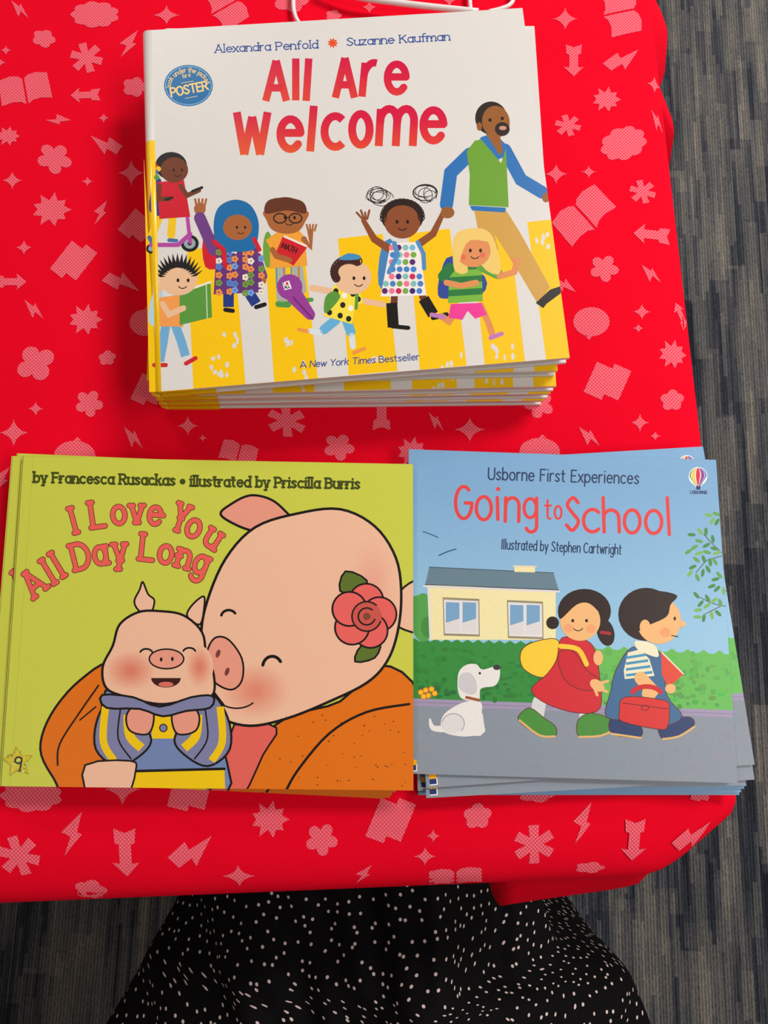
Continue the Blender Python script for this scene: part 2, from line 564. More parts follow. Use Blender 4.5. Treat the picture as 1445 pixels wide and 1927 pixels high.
add_box(bm, -3, 3, -3, 4, FLOORZ - .05, FLOORZ)
fl = bm_obj('floor', bm, carpet_material())
tag(fl, kind='structure')
PAINT = mat('wall_paint', (214, 210, 202), .85, .2)
for nm, b in (('wall_left', (-3.1, -3, -3, 4, FLOORZ, 2.0)), ('wall_right', (3, 3.1, -3, 4, FLOORZ, 2.0)), ('wall_back', (-3, 3, 4, 4.1, FLOORZ, 2.0)), ('wall_front', (-3, 3, -3.1, -3, FLOORZ, 2.0)), ('ceiling', (-3, 3, -3, 4, 2.0, 2.1))):
    bm = bmesh.new()
    add_box(bm, *b)
    tag(bm_obj(nm, bm, PAINT), kind='structure')

# ------------------------------------------------------------------ table and cloth
def extrap(p, q, y):
    t = (y - p.y) / (q.y - p.y)
    return p + (q - p) * t
pr0, pr1 = unp(1237, 30, -.004), unp(1408, 1490, -.004)
pf0, pf1 = unp(940, 1676, -.008), unp(0, 1715, -.008)
fd = (pf1 - pf0).normalized()
BACK = .64
p_left = pf0 + fd * 1.35
right_dir = (pr0 - pr1).normalized()
p_back_r = extrap(pr0, pr1, BACK)
p_back_l = p_left + right_dir * (BACK + .19)
corner = [unp(1416, 1530, -.004), unp(1410, 1545, -.005), unp(1378, 1558, -.005), unp(1336, 1600, -.006), unp(1260, 1656, -.008), unp(1210, 1664, -.008)]
def rounded(a, p, b, r=.09, n=7):
    u, v = (a - p).normalized() * r, (b - p).normalized() * r
    return [p + u * (1 - k / n) ** 2 + v * (k / n) ** 2 for k in range(n + 1)]
outline = rounded(p_back_l, p_back_r, pr0) + [pr0, pr1] + corner + [pf0, pf1] + rounded(pf1, p_left, p_back_l) + rounded(p_left, p_back_l, p_back_r)
def resample(pts, step):
    out = []
    n = len(pts)
    for i in range(n):
        a, b = pts[i], pts[(i + 1) % n]
        k = max(1, int((b - a).length / step))
        out += [a + (b - a) * (j / k) for j in range(k)]
    return out
OL = resample(outline, .008)
for _ in range(2):
    OL = [(OL[i - 1] + OL[i] * 2 + OL[(i + 1) % len(OL)]) / 4 for i in range(len(OL))]
NL = len(OL)
# outline runs clockwise seen from above (back right -> front right -> front left -> back left)
NRM = []
for i in range(NL):
    t = (OL[(i + 2) % NL] - OL[i - 2]).normalized()
    NRM.append(Vector((-t.y, t.x)))          # outward
cen = sum(OL, Vector((0, 0))) / NL
if sum(n.dot(p - cen) for n, p in zip(NRM, OL)) < 0:
    NRM = [-n for n in NRM]
PROF = [(.050, 0.0), (.038, -.0002), (.028, -.0008), (.019, -.0017), (.012, -.0029), (.007, -.0045), (.003, -.0075), (.001, -.012), (0, -.026)]
WIDE = [(.050, -.0006), (.038, -.0018), (.028, -.0036), (.019, -.0060), (.012, -.0088), (.007, -.0118), (.003, -.016), (.001, -.020), (0, -.026)]
def front(y):
    return smooth01((-.04 - y) / .07)
def prof_z(d, y=9.0):
    k = front(y)
    if k:
        if d >= .06:
            return 0.0
        tab = [(.06, 0.0)] + WIDE
        for (a, za), (b, zb) in zip(tab, tab[1:]):
            if d >= b:
                return k * (za + (zb - za) * (a - d) / (a - b)) + (1 - k) * prof_z(d)
        return -.026
    if d >= PROF[0][0]:
        return 0.0
    for (a, za), (b, zb) in zip(PROF, PROF[1:]):
        if d >= b:
            return za + (zb - za) * (a - d) / (a - b)
    return PROF[-1][1]
def smooth01(t):
    t = max(0, min(1, t))
    return t * t * (3 - 2 * t)
def flare(p):
    """how far the hanging cloth swings outward below the edge"""
    f = .012 * math.sin(p.x * 31 + p.y * 23) + .006 * math.sin(p.y * 71 - p.x * 57)
    if p.y < -.08:
        f = f * .25 - .004
    # fold at the back of the right edge, ending where the overlap stops
    if p.x > .1:
        y_end = unp(1265, 240, -.075).y
        if p.y > y_end - .004:
            f += .068 * smooth01((p.y - y_end + .004) / .01) * (1 - .12 * smooth01((p.y - y_end) / .1))
        else:
            f -= .015
    # folded corner tucked along the front
    x0, x1 = .078, .185
    if p.y < -.05 and x0 - .004 < p.x < x1 + .02:
        k = smooth01((p.x - x0 + .004) / .008) * (1 - smooth01((p.x - x1 + .01) / .03))
        f = f * (1 - k) + k * (.0325 - .012 * max(0, min(1, (p.x - x0) / (x1 - x0))))
    return f
DROPS = [(.04, .1), (.07, .45), (.10, .8), (.14, 1.0), (.19, 1.1), (.25, 1.15)]
bm = bmesh.new()
rings = []
for ins, z in PROF:
    Q = [p - n * ins for p, n in zip(OL, NRM)]
    for _ in range(int(ins * 900)):
        Q = [(Q[i - 1] + Q[i] * 2 + Q[(i + 1) % NL]) / 4 for i in range(NL)]
    rings.append([bm.verts.new((q.x, q.y, prof_z(ins, p.y))) for q, p in zip(Q, OL)])
for d, a in DROPS:
    rings.append([bm.verts.new((p.x + n.x * flare(p) * a, p.y + n.y * flare(p) * a, -.026 - (d - .026) * (1 - .60 * smooth01((-.05 - p.y) / .06)))) for p, n in zip(OL, NRM)])
for q, w in zip(rings, rings[1:]):
    for i in range(NL):
        j = (i + 1) % NL
        bm.faces.new((q[i], q[j], w[j], w[i]))
ctr = sum((v.co for v in rings[0]), Vector()) / NL
inner = [rings[0]]
for fz in (.975, .93, .8, .62, .42, .2):
    inner.append([bm.verts.new(Vector((ctr.x + (v.co.x - ctr.x) * fz, ctr.y + (v.co.y - ctr.y) * fz, 0))) for v in rings[0]])
for q, w in zip(inner, inner[1:]):
    for i in range(NL):
        j = (i + 1) % NL
        bm.faces.new((q[i], q[j], w[j], w[i]))
cv = bm.verts.new(ctr)
top = None
for i in range(NL):
    top = bm.faces.new((inner[-1][i], inner[-1][(i + 1) % NL], cv))
bmesh.ops.recalc_face_normals(bm, faces=bm.faces[:])
if top.normal.z < 0:
    bmesh.ops.reverse_faces(bm, faces=bm.faces[:])
for f in bm.faces:
    f.smooth = len(f.verts) < 9

# printed shapes of the cloth (pixel centre, width, height, turn)
def sh_star4(n=6):
    P = []
    for k in range(4):
        a = math.pi / 2 * k
        tip, nxt = (math.cos(a), math.sin(a)), (math.cos(a + math.pi / 2), math.sin(a + math.pi / 2))
        mid = (.24 * math.cos(a + math.pi / 4), .24 * math.sin(a + math.pi / 4))
        for t in range(n):
            t /= n
            P.append(tuple((1 - t) ** 2 * u + 2 * t * (1 - t) * v + t * t * w for u, v, w in zip(tip, mid, nxt)))
    return [[(x / 2, y / 2) for x, y in P]]
def sh_burst(k=9):
    return [[(r * math.cos(a), r * math.sin(a)) for i in range(2 * k) for r, a in [((.5 if i % 2 == 0 else .31) * (1 + .09 * math.sin(i * 2.3)), math.pi * i / k)]]]
def sh_flower(k=5, depth=.13):
    return [[((.40 + depth * abs(math.cos(k * a / 2))) * math.cos(a) * .95, (.40 + depth * abs(math.cos(k * a / 2))) * math.sin(a) * .95) for a in [2 * math.pi * i / 60 for i in range(60)]]]
def sh_petal(k=5):
    return [[((.27 + .24 * abs(math.cos(k * a / 2)) ** .7) * math.cos(a), (.27 + .24 * abs(math.cos(k * a / 2)) ** .7) * math.sin(a)) for a in [2 * math.pi * (i + .5) / 70 for i in range(70)]]]
def sh_aster():
    P = []
    for k in range(6):
        a = math.pi / 3 * k + .25
        u, v = Vector((math.cos(a), math.sin(a))), Vector((-math.sin(a), math.cos(a)))
        for q in (u * .2 - v * .11, u * .5 - v * .13, u * .5 + v * .13, u * .2 + v * .11):
            P.append(tuple(q))
    return [P]
def sh_bolt():
    return [[(-.5, -.5), (-.02, -.16), (.04, -.34), (.5, .5), (.06, .12), (-.08, .45)]]
def sh_bolt2():
    return [[(-.5, -.5), (.02, -.12), (.08, -.42), (.5, .05), (.30, .48), (.0, .18), (-.06, .5)]]
def sh_arrow():      # pointing left
    return [[(-.5, 0), (-.2, -.5), (-.22, -.22), (.18, -.22), (.20, -.36), (.5, -.40), (.41, 0), (.5, .40), (.20, .36), (.18, .22), (-.22, .22), (-.2, .5)]]
def sh_book():
    L = [(-.02, .42), (-.02, -.36)] + [(-.1, -.45), (-.25, -.49), (-.48, -.42), (-.5, .36), (-.28, .30), (-.12, .33)]
    return [L, [(-x, y) for x, y in L]]
def sh_cloud(k=9):
    return [[((.43 + .07 * abs(math.sin(k * a / 2))) * math.cos(a) * 1.0, (.43 + .07 * abs(math.sin(k * a / 2))) * math.sin(a)) for a in [2 * math.pi * i / 90 for i in range(90)]]]
def sh_bubble():
    P = [(.5 * math.cos(a), .44 * math.sin(a)) for a in [2 * math.pi * i / 40 for i in range(40)]]
    P[29:30] = [(-.02, -.44), (.06, -.55), (.16, -.44)]
    return [P]
def sh_blocks():
    return [[(-.5, -.36), (-.02, -.36), (-.02, -.5), (.5, -.5), (.5, .34), (.06, .34), (.06, .5), (-.5, .5)]]
SH = dict(star=sh_star4, burst=sh_burst, flower=sh_flower, petal=sh_petal, four=lambda: sh_petal(4), aster=sh_aster, bolt=sh_bolt, bolt2=sh_bolt2, arrow=sh_arrow, book=sh_book, cloud=sh_cloud, bubble=sh_bubble, blocks=sh_blocks)
MOTIFS = [
 ('bolt', 40, 22, 32, 33, 0), ('cloud', 181, 32, 92, 50, 0), ('flower', 85, 77, 44, 34, 10), ('aster', 165, 113, 60, 56, 0),
 ('bolt', 245, 87, 46, 40, 82), ('star', 14, 99, 20, 18, 0), ('star', 0, 122, 28, 26, 0), ('book', 50, 174, 96, 62, -10),
 ('arrow', 163, 183, 56, 28, -2), ('flower', 255, 168, 46, 38, 0), ('bolt', 112, 230, 42, 25, 150), ('star', 197, 226, 21, 18, 0),
 ('burst', 18, 260, 46, 36, 0), ('bolt2', 203, 277, 60, 36, 0), ('petal', 105, 302, 66, 56, 18), ('star', 26, 343, 38, 33, 0),
 ('star', 167, 345, 22, 18, 0), ('star', 249, 329, 50, 48, 0), ('burst', 99, 398, 76, 62, 0), ('bolt', 192, 403, 42, 30, 82),
 ('star', 48, 469, 30, 27, 0), ('blocks', 141, 494, 52, 78, 38), ('blocks', 262, 428, 50, 60, 40), ('arrow', 22, 533, 62, 30, 180),
 ('bolt2', 229, 533, 70, 36, 180), ('bolt', 67, 585, 36, 36, 0), ('burst', 163, 604, 66, 56, 0), ('bubble', 274, 610, 56, 56, 0),
 ('four', 70, 686, 74, 66, -30), ('flower', 204, 676, 34, 28, -18), ('petal', 170, 761, 52, 50, 10), ('star', 70, 771, 29, 27, 0),
 ('blocks', 283, 735, 50, 62, 25), ('star', 29, 816, 54, 50, 0), ('bolt', 253, 825, 36, 42, 0), ('bubble', 143, 860, 78, 66, 0), ('bolt', 5, 905, 46, 40, 82),
 ('star', 355, 803, 40, 36, 0), ('star', 383, 826, 16, 14, 0), ('aster', 540, 794, 72, 58, 15), ('arrow', 718, 780, 62, 42, 90), ('star', 883, 810, 58, 46, 0),
 ('petal', 638, 843, 58, 50, 10), ('book', 450, 856, 70, 46, 15), ('bolt', 1107, 823, 40, 38, 0), ('bubble', 1014, 852, 76, 60, 0), ('burst', 775, 852, 60, 56, 0),
 ('petal', 1012, 762, 58, 52, 30), ('bolt', 820, 795, 28, 34, 0),
 ('book', 1165, 26, 86, 78, 75), ('star', 1062, 40, 46, 42, 0), ('arrow', 1078, 118, 60, 38, -90), ('bolt2', 1168, 117, -72, 36, -8), ('burst', 1139, 191, 56, 46, 0),
 ('cloud', 1172, 273, 92, 62, -20), ('aster', 1067, 240, 48, 40, 0), ('star', 1233, 156, 30, 32, 0), ('bolt', 1238, 226, 24, 40, 0), ('star', 1045, 331, 42, 38, 0),
 ('star', 1106, 327, 28, 24, 0), ('book', 1098, 410, 112, 76, -42), ('aster', 1208, 363, 50, 44, 0), ('arrow', 1226, 443, 72, 38, 3), ('petal', 1135, 508, 54, 50, 10),
 ('bolt', 1224, 517, 38, 34, 0), ('bolt2', 1060, 540, 44, 26, 180), ('bubble', 1111, 608, 68, 62, 180), ('star', 1206, 589, 33, 30, 0), ('star', 1199, 620, 20, 18, 0),
 ('arrow', 1284, 592, 52, 24, 62), ('burst', 1265, 667, 58, 54, 0), ('blocks', 1141, 720, 66, 72, 24), ('flower', 1264, 754, 48, 40, -18), ('star', 1202, 797, 34, 34, 0),
 ('star', 1231, 822, 20, 18, 0), ('blocks', 1302, 856, 34, 28, 10), 
 ('star', 315, 33, 50, 36, 0), ('book', 425, 18, 80, 70, 60), ('flower', 548, 4, 68, 50, 0), ('star', 695, 18, 28, 24, 0), ('flower', 628, 34, 30, 22, 0), ('star', 845, 4, 30, 26, 0),
 ('cloud', 62, 1496, 118, 62, 0), ('star', 233, 1484, 66, 60, 0), ('blocks', 358, 1492, 70, 66, 14), ('bolt', 139, 1568, 80, 48, 82), ('arrow', 235, 1606, 96, 52, -90),
 ('bolt2', 358, 1606, -90, 56, -8), ('aster', 35, 1611, 78, 78, 0), ('burst', 508, 1541, 74, 70, 0), ('petal', 605, 1580, 60, 64, 12), ('flower', 161, 1684, 62, 48, 0),
 ('star', 446, 1654, 64, 46, 0), ('blocks', 735, 1543, 66, 92, 22), ('star', 815, 1573, 26, 26, 0), ('star', 800, 1614, 42, 38, 0), ('flower', 898, 1535, 54, 50, -18),
 ('bolt', 684, 1652, 36, 36, 82), ('book', 860, 1668, 104, 60, -4), ('aster', 1006, 1591, 76, 78, 12), ('bolt', 1097, 1549, 78, 40, 82), ('arrow', 1195, 1583, 84, 48, -90),
 ('bolt2', 1310, 1582, -84, 50, -8), ('flower', 1008, 1494, 70, 30, 0), ('blocks', 1320, 1496, 36, 26, 14), ('flower', 1116, 1640, 58, 26, 0), ('flower', 1290, 1030, 60, 50, 0),
]
OLs = OL[::2]
def inset_of(p):
    best = 1e9
    for i in range(len(OLs)):
        a, b = OLs[i], OLs[(i + 1) % len(OLs)]
        ab = b - a
        t = max(0, min(1, (p - a).dot(ab) / ab.length_squared))
        q = a + ab * t
        d = (p - q).length
        if d < best:
            best = d
            sd = d if (q - cen).length_squared * 0 + ab.x * (p - a).y - ab.y * (p - a).x < 0 else -d
    return sd
JOBS = []
for kind, X, Y, w, h, rot in MOTIFS:
    c, s = math.cos(math.radians(rot)), math.sin(math.radians(rot))
    for poly in SH[kind]():
        JOBS.append([unp(X + (x * w) * c - (y * h) * s, Y + (x * w) * s + (y * h) * c, -.002) for x, y in poly])
# the same print over the rest of the table
fq = [unp(*p, 0) for p in ((-45, -45), (W + 45, -45), (W + 45, H + 45), (-45, H + 45))]
def in_frame(p):
    return all((fq[(k + 1) % 4] - fq[k]).cross(p - fq[k]) <= 0 for k in range(4))
rm = random.Random(21)
KINDS = list(SH)
for gx in range(33):
    for gy in range(18):
        p = Vector((-1.17 + gx * .043 + rm.uniform(-.008, .008), -.2 + gy * .046 + (gx % 2) * .02 + rm.uniform(-.008, .008)))
        kind, sz, a = rm.choice(KINDS), rm.uniform(.014, .03), rm.uniform(0, 6.28)
        if in_frame(p) or inset_of(p) < .02:
            continue
        for poly in SH[kind]():
            q = [(x * sz * (1.25 if kind in ('book', 'arrow', 'cloud') else 1), -y * sz * (.55 if kind == 'arrow' else .9)) for x, y in poly]
            JOBS.append([p + Vector((x * math.cos(a) - y * math.sin(a), x * math.sin(a) + y * math.cos(a))) for x, y in q])
for job in JOBS:
    if True:
        b2 = bmesh.new()
        vs = [b2.verts.new((q.x, q.y, 0)) for q in job]
        f = b2.faces.new(vs)
        bmesh.ops.triangulate(b2, faces=[f])
        near = any(inset_of(v.co.xy) < .07 for v in b2.verts)
        if near:
            for _ in range(4):
                es = [e for e in b2.edges if e.calc_length() > .006]
                if not es:
                    break
                bmesh.ops.subdivide_edges(b2, edges=es, cuts=1)
                bmesh.ops.triangulate(b2, faces=b2.faces[:])
            kill = []
            for v in b2.verts:
                d = inset_of(v.co.xy)
                if d < .0008:
                    kill.append(v)
                else:
                    v.co.z = prof_z(d, v.co.y - .03)
            bmesh.ops.delete(b2, geom=kill, context='VERTS')
        mapv = {}
        for v in b2.verts:
            mapv[v] = bm.verts.new((v.co.x, v.co.y, v.co.z + .00025))
        for f in b2.faces:
            a = [mapv[v] for v in f.verts]
            nf = bm.faces.new(a)
            nf.normal_update()
            if nf.normal.z < 0:
                nf.normal_flip()
            nf.material_index = 1
            nf.smooth = True
        b2.free()
# pale streaks of the print on the hanging fold at the right
for (y0, y1, d0, d1) in ((.416, .432, .055, .075), (.385, .40, .05, .1), (.355, .362, .075, .1)):
    pass
def cloth_material(name, base, dot, dot_amt):
    m = mat(name, base, .85, .05)
    nt = m.node_tree
    b = nt.nodes['Principled BSDF']
    tc = N(m, 'ShaderNodeTexCoord')
    mp = N(m, 'ShaderNodeMapping')
    mp.inputs['Rotation'].default_value = (0, 0, math.radians(45))
    mp.inputs['Scale'].default_value = (1, 1, 0)
    nt.links.new(tc.outputs['Object'], mp.inputs['Vector'])
    v = N(m, 'ShaderNodeTexVoronoi', voronoi_dimensions='2D')
    v.inputs['Scale'].default_value = 560
    v.inputs['Randomness'].default_value = .05
    nt.links.new(mp.outputs[0], v.inputs['Vector'])
    f = N(m, 'ShaderNodeMapRange')
    f.inputs[1].default_value, f.inputs[2].default_value = .42, .18
    nt.links.new(v.outputs['Distance'], f.inputs[0])
    nz = N(m, 'ShaderNodeTexNoise')
    nz.inputs['Scale'].default_value = 9
    nt.links.new(tc.outputs['Object'], nz.inputs['Vector'])
    fac = math_node(m, 'MULTIPLY', f.outputs[0], dot_amt)
    nt.links.new(mix_col(m, fac, lin(base), lin(dot)), b.inputs['Base Color'])
    bp = N(m, 'ShaderNodeBump')
    bp.inputs['Strength'].default_value = .25
    bp.inputs['Distance'].default_value = .0004
    nt.links.new(f.outputs[0], bp.inputs['Height'])
    bp2 = N(m, 'ShaderNodeBump')
    bp2.inputs['Strength'].default_value = .5
    bp2.inputs['Distance'].default_value = .006
    nt.links.new(nz.outputs['Fac'], bp2.inputs['Height'])
    nt.links.new(bp.outputs[0], bp2.inputs['Normal'])
    nt.links.new(bp2.outputs[0], b.inputs['Normal'])
    return m
me = bpy.data.meshes.new('tablecloth')
bm.to_mesh(me)
bm.free()
cloth = link_obj('tablecloth', me, None, [cloth_material('red_fabric', (232, 2, 34), (240, 24, 56), .22), cloth_material('pink_print', (232, 72, 92), (240, 150, 160), .75)])
tag(cloth, 'bright red tablecloth printed with pink stars, arrows and flowers, under the book stacks', 'tablecloth')

# table under the cloth
TY = math.atan2(-fd.y, -fd.x)
DARK = mat('dark_metal', (60, 60, 64), .5, .5)
tb = empty('folding_table', (0, 0, FLOORZ), 0, 'rectangular folding table hidden beneath the red printed cloth', 'table')
bm = bmesh.new()
add_prism(bm, [(p.x - n.x * .03, p.y - n.y * .03) for p, n in list(zip(OL, NRM))[::6]], -FLOORZ - .034, -FLOORZ - .0105)
bm_obj('tabletop', bm, mat('table_laminate', (200, 198, 192), .5), tb)
for (lx, ly) in ((.10, .02), (.10, .5), (-1.0, .02), (-1.0, .5)):
    bm = bmesh.new()
    add_tube(bm, [(lx, ly, 0), (lx, ly, -FLOORZ - .033)], .014)
    bm_obj('leg', bm, DARK, tb, True)

# ------------------------------------------------------------------ books
def frame(quad, z):
    """corner pixels TL TR BR BL on the plane z -> origin, turn, px->local mapping, local corners"""
    w = [unp(x, y, z) for x, y in quad]
    o = sum(w, Vector((0, 0))) / 4
    d = (w[2] - w[3]) + (w[1] - w[0])
    a = math.atan2(d.y, d.x)
    ca, sa = math.cos(a), math.sin(a)
    def loc(p):
        q = p - o
        return Vector((q.x * ca + q.y * sa, -q.x * sa + q.y * ca))
    return o, a, (lambda X, Y: loc(unp(X, Y, z))), [loc(p) for p in w]

def inset_quad(q, l, r, t, b):
    TL, TR, BR, BL = q
    return [TL + Vector((l, -t)), TR + Vector((-r, -t)), BR + Vector((-r, b)), BL + Vector((l, b))]

def copy_tree(o, parent=None):
    c = o.copy()
    C.objects.link(c)
    if parent is not None:
        c.parent = parent
    for ch in list(o.children):
        if ch.get('only_top'):
            continue
        copy_tree(ch, c)
    return c

def fit(root, local, ia, ib, pa, pb, z, ztop):
    """lay a copy so that its cover corners ia, ib come where the photo shows them"""
    A, B = unp(*pa, ztop), unp(*pb, ztop)
    la, lb = local[ia], local[ib]
    dl, dw = lb - la, B - A
    a = math.atan2(dw.y, dw.x) - math.atan2(dl.y, dl.x)
    mid_l, mid_w = (la + lb) / 2, (A + B) / 2
    ca, sa = math.cos(a), math.sin(a)
    root.location = (mid_w.x - (mid_l.x * ca - mid_l.y * sa), mid_w.y - (mid_l.x * sa + mid_l.y * ca), z)
    root.rotation_euler = (0, 0, a)

# ---- hardcover picture book -------------------------------------------------
QW = [(265, 58), (983, 15), (1072, 673), (281, 738)]
HT = .0109
ZW = .0545
oW, aW, locW, lqW = frame(QW, ZW)
hard = empty('hardcover_book', (oW.x, oW.y, ZW - HT), aW)
art = Art(QW, locW, HT)
YEL, WHT = (246, 196, 12), (219, 215, 211)
art.poly([(262, 300), (271, 300), (296, 745), (278, 745)], YEL)
# crossing stripes
for P in ([(352, 470), (440, 462), (462, 725), (364, 735)], [(500, 500), (570, 450), (598, 712), (516, 720)], [(636, 449), (720, 440), (748, 698), (656, 706)],
          [(768, 440), (846, 430), (878, 688), (790, 696)], [(886, 440), (958, 430), (988, 680), (912, 686)], [(992, 418), (1046, 412), (1080, 680), (1028, 680)]):
    art.poly(P, YEL)
rnd = random.Random(3)
for cx, cy, n in ((410, 690, 9), (430, 640, 5), (545, 650, 4), (560, 700, 4), (850, 680, 5), (945, 665, 7), (1012, 455, 7), (700, 690, 4), (760, 610, 3)):
    for _ in range(n):
        x, y = cx + rnd.uniform(-22, 22), cy + rnd.uniform(-18, 18)
        art.poly([(x + rnd.uniform(2, 7) * math.cos(k) * .8, y + rnd.uniform(3, 9) * math.sin(k)) for k in [2 * math.pi * i / 7 for i in range(7)]], WHT)
BLU = (42, 76, 150)
art.text('Alexandra Penfold', [(405, 99), (598, 90.5)], 1.9, 2.1, BLU, serif=.55)
art.text('Suzanne Kaufman', [(653, 86), (846, 75.5)], 1.9, 2.1, BLU, serif=.55)
art.poly([(626 + r * math.cos(a), 81 + r * math.sin(a) * .95) for i in range(18) for r, a in [((10.5 if i % 2 == 0 else 6.5), math.pi * i / 9)]], (222, 70, 40))
art.ell(626, 81, 5.6, 5.2, (238, 130, 60)).ell(626, 81, 4.6, 4.2, (222, 70, 40))
def grad(y0, y1):
    A_, B_ = (208, 14, 66), (228, 88, 42)
    def f(p):
        t = max(0, min(1, (p[1] - y0) / (y1 - y0)))
        t = t * t
        return tuple(a + (b - a) * t for a, b in zip(A_, B_))
    return f
g1, g2 = grad(108, 205), grad(185, 290)
for ch, x0, y0, x1, y1, ln in (('A', 493, 114, 546, 190, 0), ('l', 550, 110, 563, 189, 0), ('l', 571, 110, 586, 190, 5), ('A', 624, 109, 674, 184, 0), ('r', 677, 118, 713, 182, 6), ('e', 722, 114, 771, 180, 0)):
    art.box_letter(ch, x0, y0, x1, y1, 14, g1, ln, cap='butt')
for ch, x0, y0, x1, y1, ln in (('W', 438, 211, 511, 291, 0), ('e', 520, 217, 573, 288, 0), ('l', 578, 199, 596, 285, 7), ('c', 603, 211, 652, 284, 0), ('o', 655, 207, 703, 280, 0), ('m', 707, 205, 786, 275, 4), ('e', 789, 200, 842, 272, 0)):
    art.box_letter(ch, x0, y0, x1, y1, 15, g2, ln, cap='butt')
# round badge
art.ell(354.5, 161, 46, 39, (20, 108, 165)).line(arc(354.5, 161, 43, 36, 0, 360, 40), 1, (150, 200, 225), closed=True)
GLD = (248, 208, 130)
art.text('look under the jacket', arc(354.5, 162, 33, 26, 176, 352, 30), 1.15, 1.25, GLD, space=2.4)
art.text('for a', [(344, 147), (358, 144)], .95, 1.1, GLD)
art.line([(341, 156.5), (364, 152.5)], 1, GLD).line([(349, 185), (371, 181)], 1, GLD)
art.text('POSTER', [(323, 182), (392, 168.5)], 2.15, 3, GLD, gap=1.0)
NAVY = (38, 66, 140)
art.text('A', [(565, 692.5), (576.5, 691.6)], 1.6, 1.7, NAVY)
art.text('New York Times', [(583, 691), (706, 682.7)], 1.6, 1.7, NAVY, slant=.2)
art.text('Bestseller', [(714, 682.3), (789, 677)], 1.6, 1.7, NAVY)

# plain little walkers (generic stand-ins of the sizes and colours printed there)
def legs(pts_list, w, col, shoe, sw=9):
    for pts in pts_list:
        art.line(pts, w, col, cap='butt')
        x, y = pts[-1]
        art.line([(x - 3, y + 3), (x + 13, y + 3)], sw, shoe)
# child on a scooter
SK1, SK2, SK3, SK4 = (112, 56, 32), (168, 98, 52), (232, 188, 150), (222, 142, 88)
art.line([(300, 408), (287, 440), (282, 452)], 15, (240, 195, 30)).line([(325, 405), (322, 442)], 15, (240, 195, 30))
art.line([(281, 447), (287, 458)], 8, (70, 110, 160)).line([(318, 452), (332, 453)], 7, (70, 110, 160))
art.ell(357, 458, 17, 16, (28, 28, 30)).ell(357, 458, 11, 10, (150, 165, 172)).ell(357, 458, 4, 4, (30, 30, 30))
art.ell(284, 468, 9, 9, (28, 28, 30)).ell(284, 468, 5, 5, (150, 165, 172))
art.line([(284, 461), (335, 461), (358, 440)], 8, (178, 70, 160)).line([(347, 360), (358, 456)], 7, (178, 70, 160))
art.poly([(288, 345), (303, 338), (306, 402), (281, 396)], (40, 58, 140), 3)
art.poly([(296, 343), (346, 338), (358, 408), (300, 412)], (205, 24, 44))
art.line([(300, 350), (298, 375), (318, 374)], 9, SK1).line([(340, 350), (352, 368), (374, 358)], 9, SK1)
art.line([(312, 376), (324, 372)], 5, (30, 30, 30)).line([(362, 360), (380, 353)], 5, (30, 30, 30))
art.ell(322, 312, 30, 26, (30, 24, 24)).ell(328, 320, 26, 24, SK1)
art.face(331, 322, 24)
for (bx, by, bc) in ((292, 312, (210, 40, 40)), (298, 318, (240, 190, 40)), (293, 324, (50, 110, 170)), (288, 330, (240, 190, 40)), (295, 334, (90, 150, 60))):
    art.ell(bx, by, 5, 5, bc)
# child in a blue headscarf
art.poly([(382, 450), (408, 444), (412, 500), (386, 502)], (205, 30, 46), 3)
art.line([(430, 552), (430, 578)], 20, (36, 58, 128), cap='butt').line([(468, 550), (482, 572)], 20, (36, 58, 128), cap='butt')
art.line([(424, 583), (438, 585)], 8, (28, 26, 30)).line([(482, 578), (498, 573)], 8, (28, 26, 30))
art.line([(402, 470), (376, 410)], 22, (110, 60, 130)).line([(478, 470), (494, 520)], 18, (110, 60, 130))
art.ell(376, 393, 11, 12, SK2).ell(494, 528, 7, 8, SK2)
for k in range(4):
    art.line([(370 + k * 5, 388), (367 + k * 7, 375)], 4, SK2)
art.poly([(408, 462), (480, 462), (497, 550), (402, 554)], (98, 52, 120))
rnd = random.Random(5)
FC = [(110, 160, 220), (235, 140, 70), (110, 150, 60), (235, 225, 205), (80, 130, 200)]
k = 0
for y in range(474, 552, 15):
    for x in range(412, 492, 15):
        xx, yy = x + (k % 2) * 5, y + rnd.uniform(-3, 3)
        if 404 < xx - (yy - 470) * .05 < 492:
            fc = FC[rnd.randrange(5)]
            for a in range(5):
                art.ell(xx + 4 * math.cos(a * 1.257), yy + 4 * math.sin(a * 1.257), 2.9, 2.9, fc, n=8)
        k += 1
art.poly([(440, 376), (470, 385), (486, 415), (485, 450), (478, 470), (440, 474), (412, 468), (402, 430), (410, 392)], (24, 106, 165), 5)
art.ell(447, 428, 27, 24, SK2)
art.face(450, 430, 24)
art.line([(403, 455), (420, 470), (424, 500)], 9, (205, 30, 46)).line([(478, 450), (488, 470)], 8, (205, 30, 46))
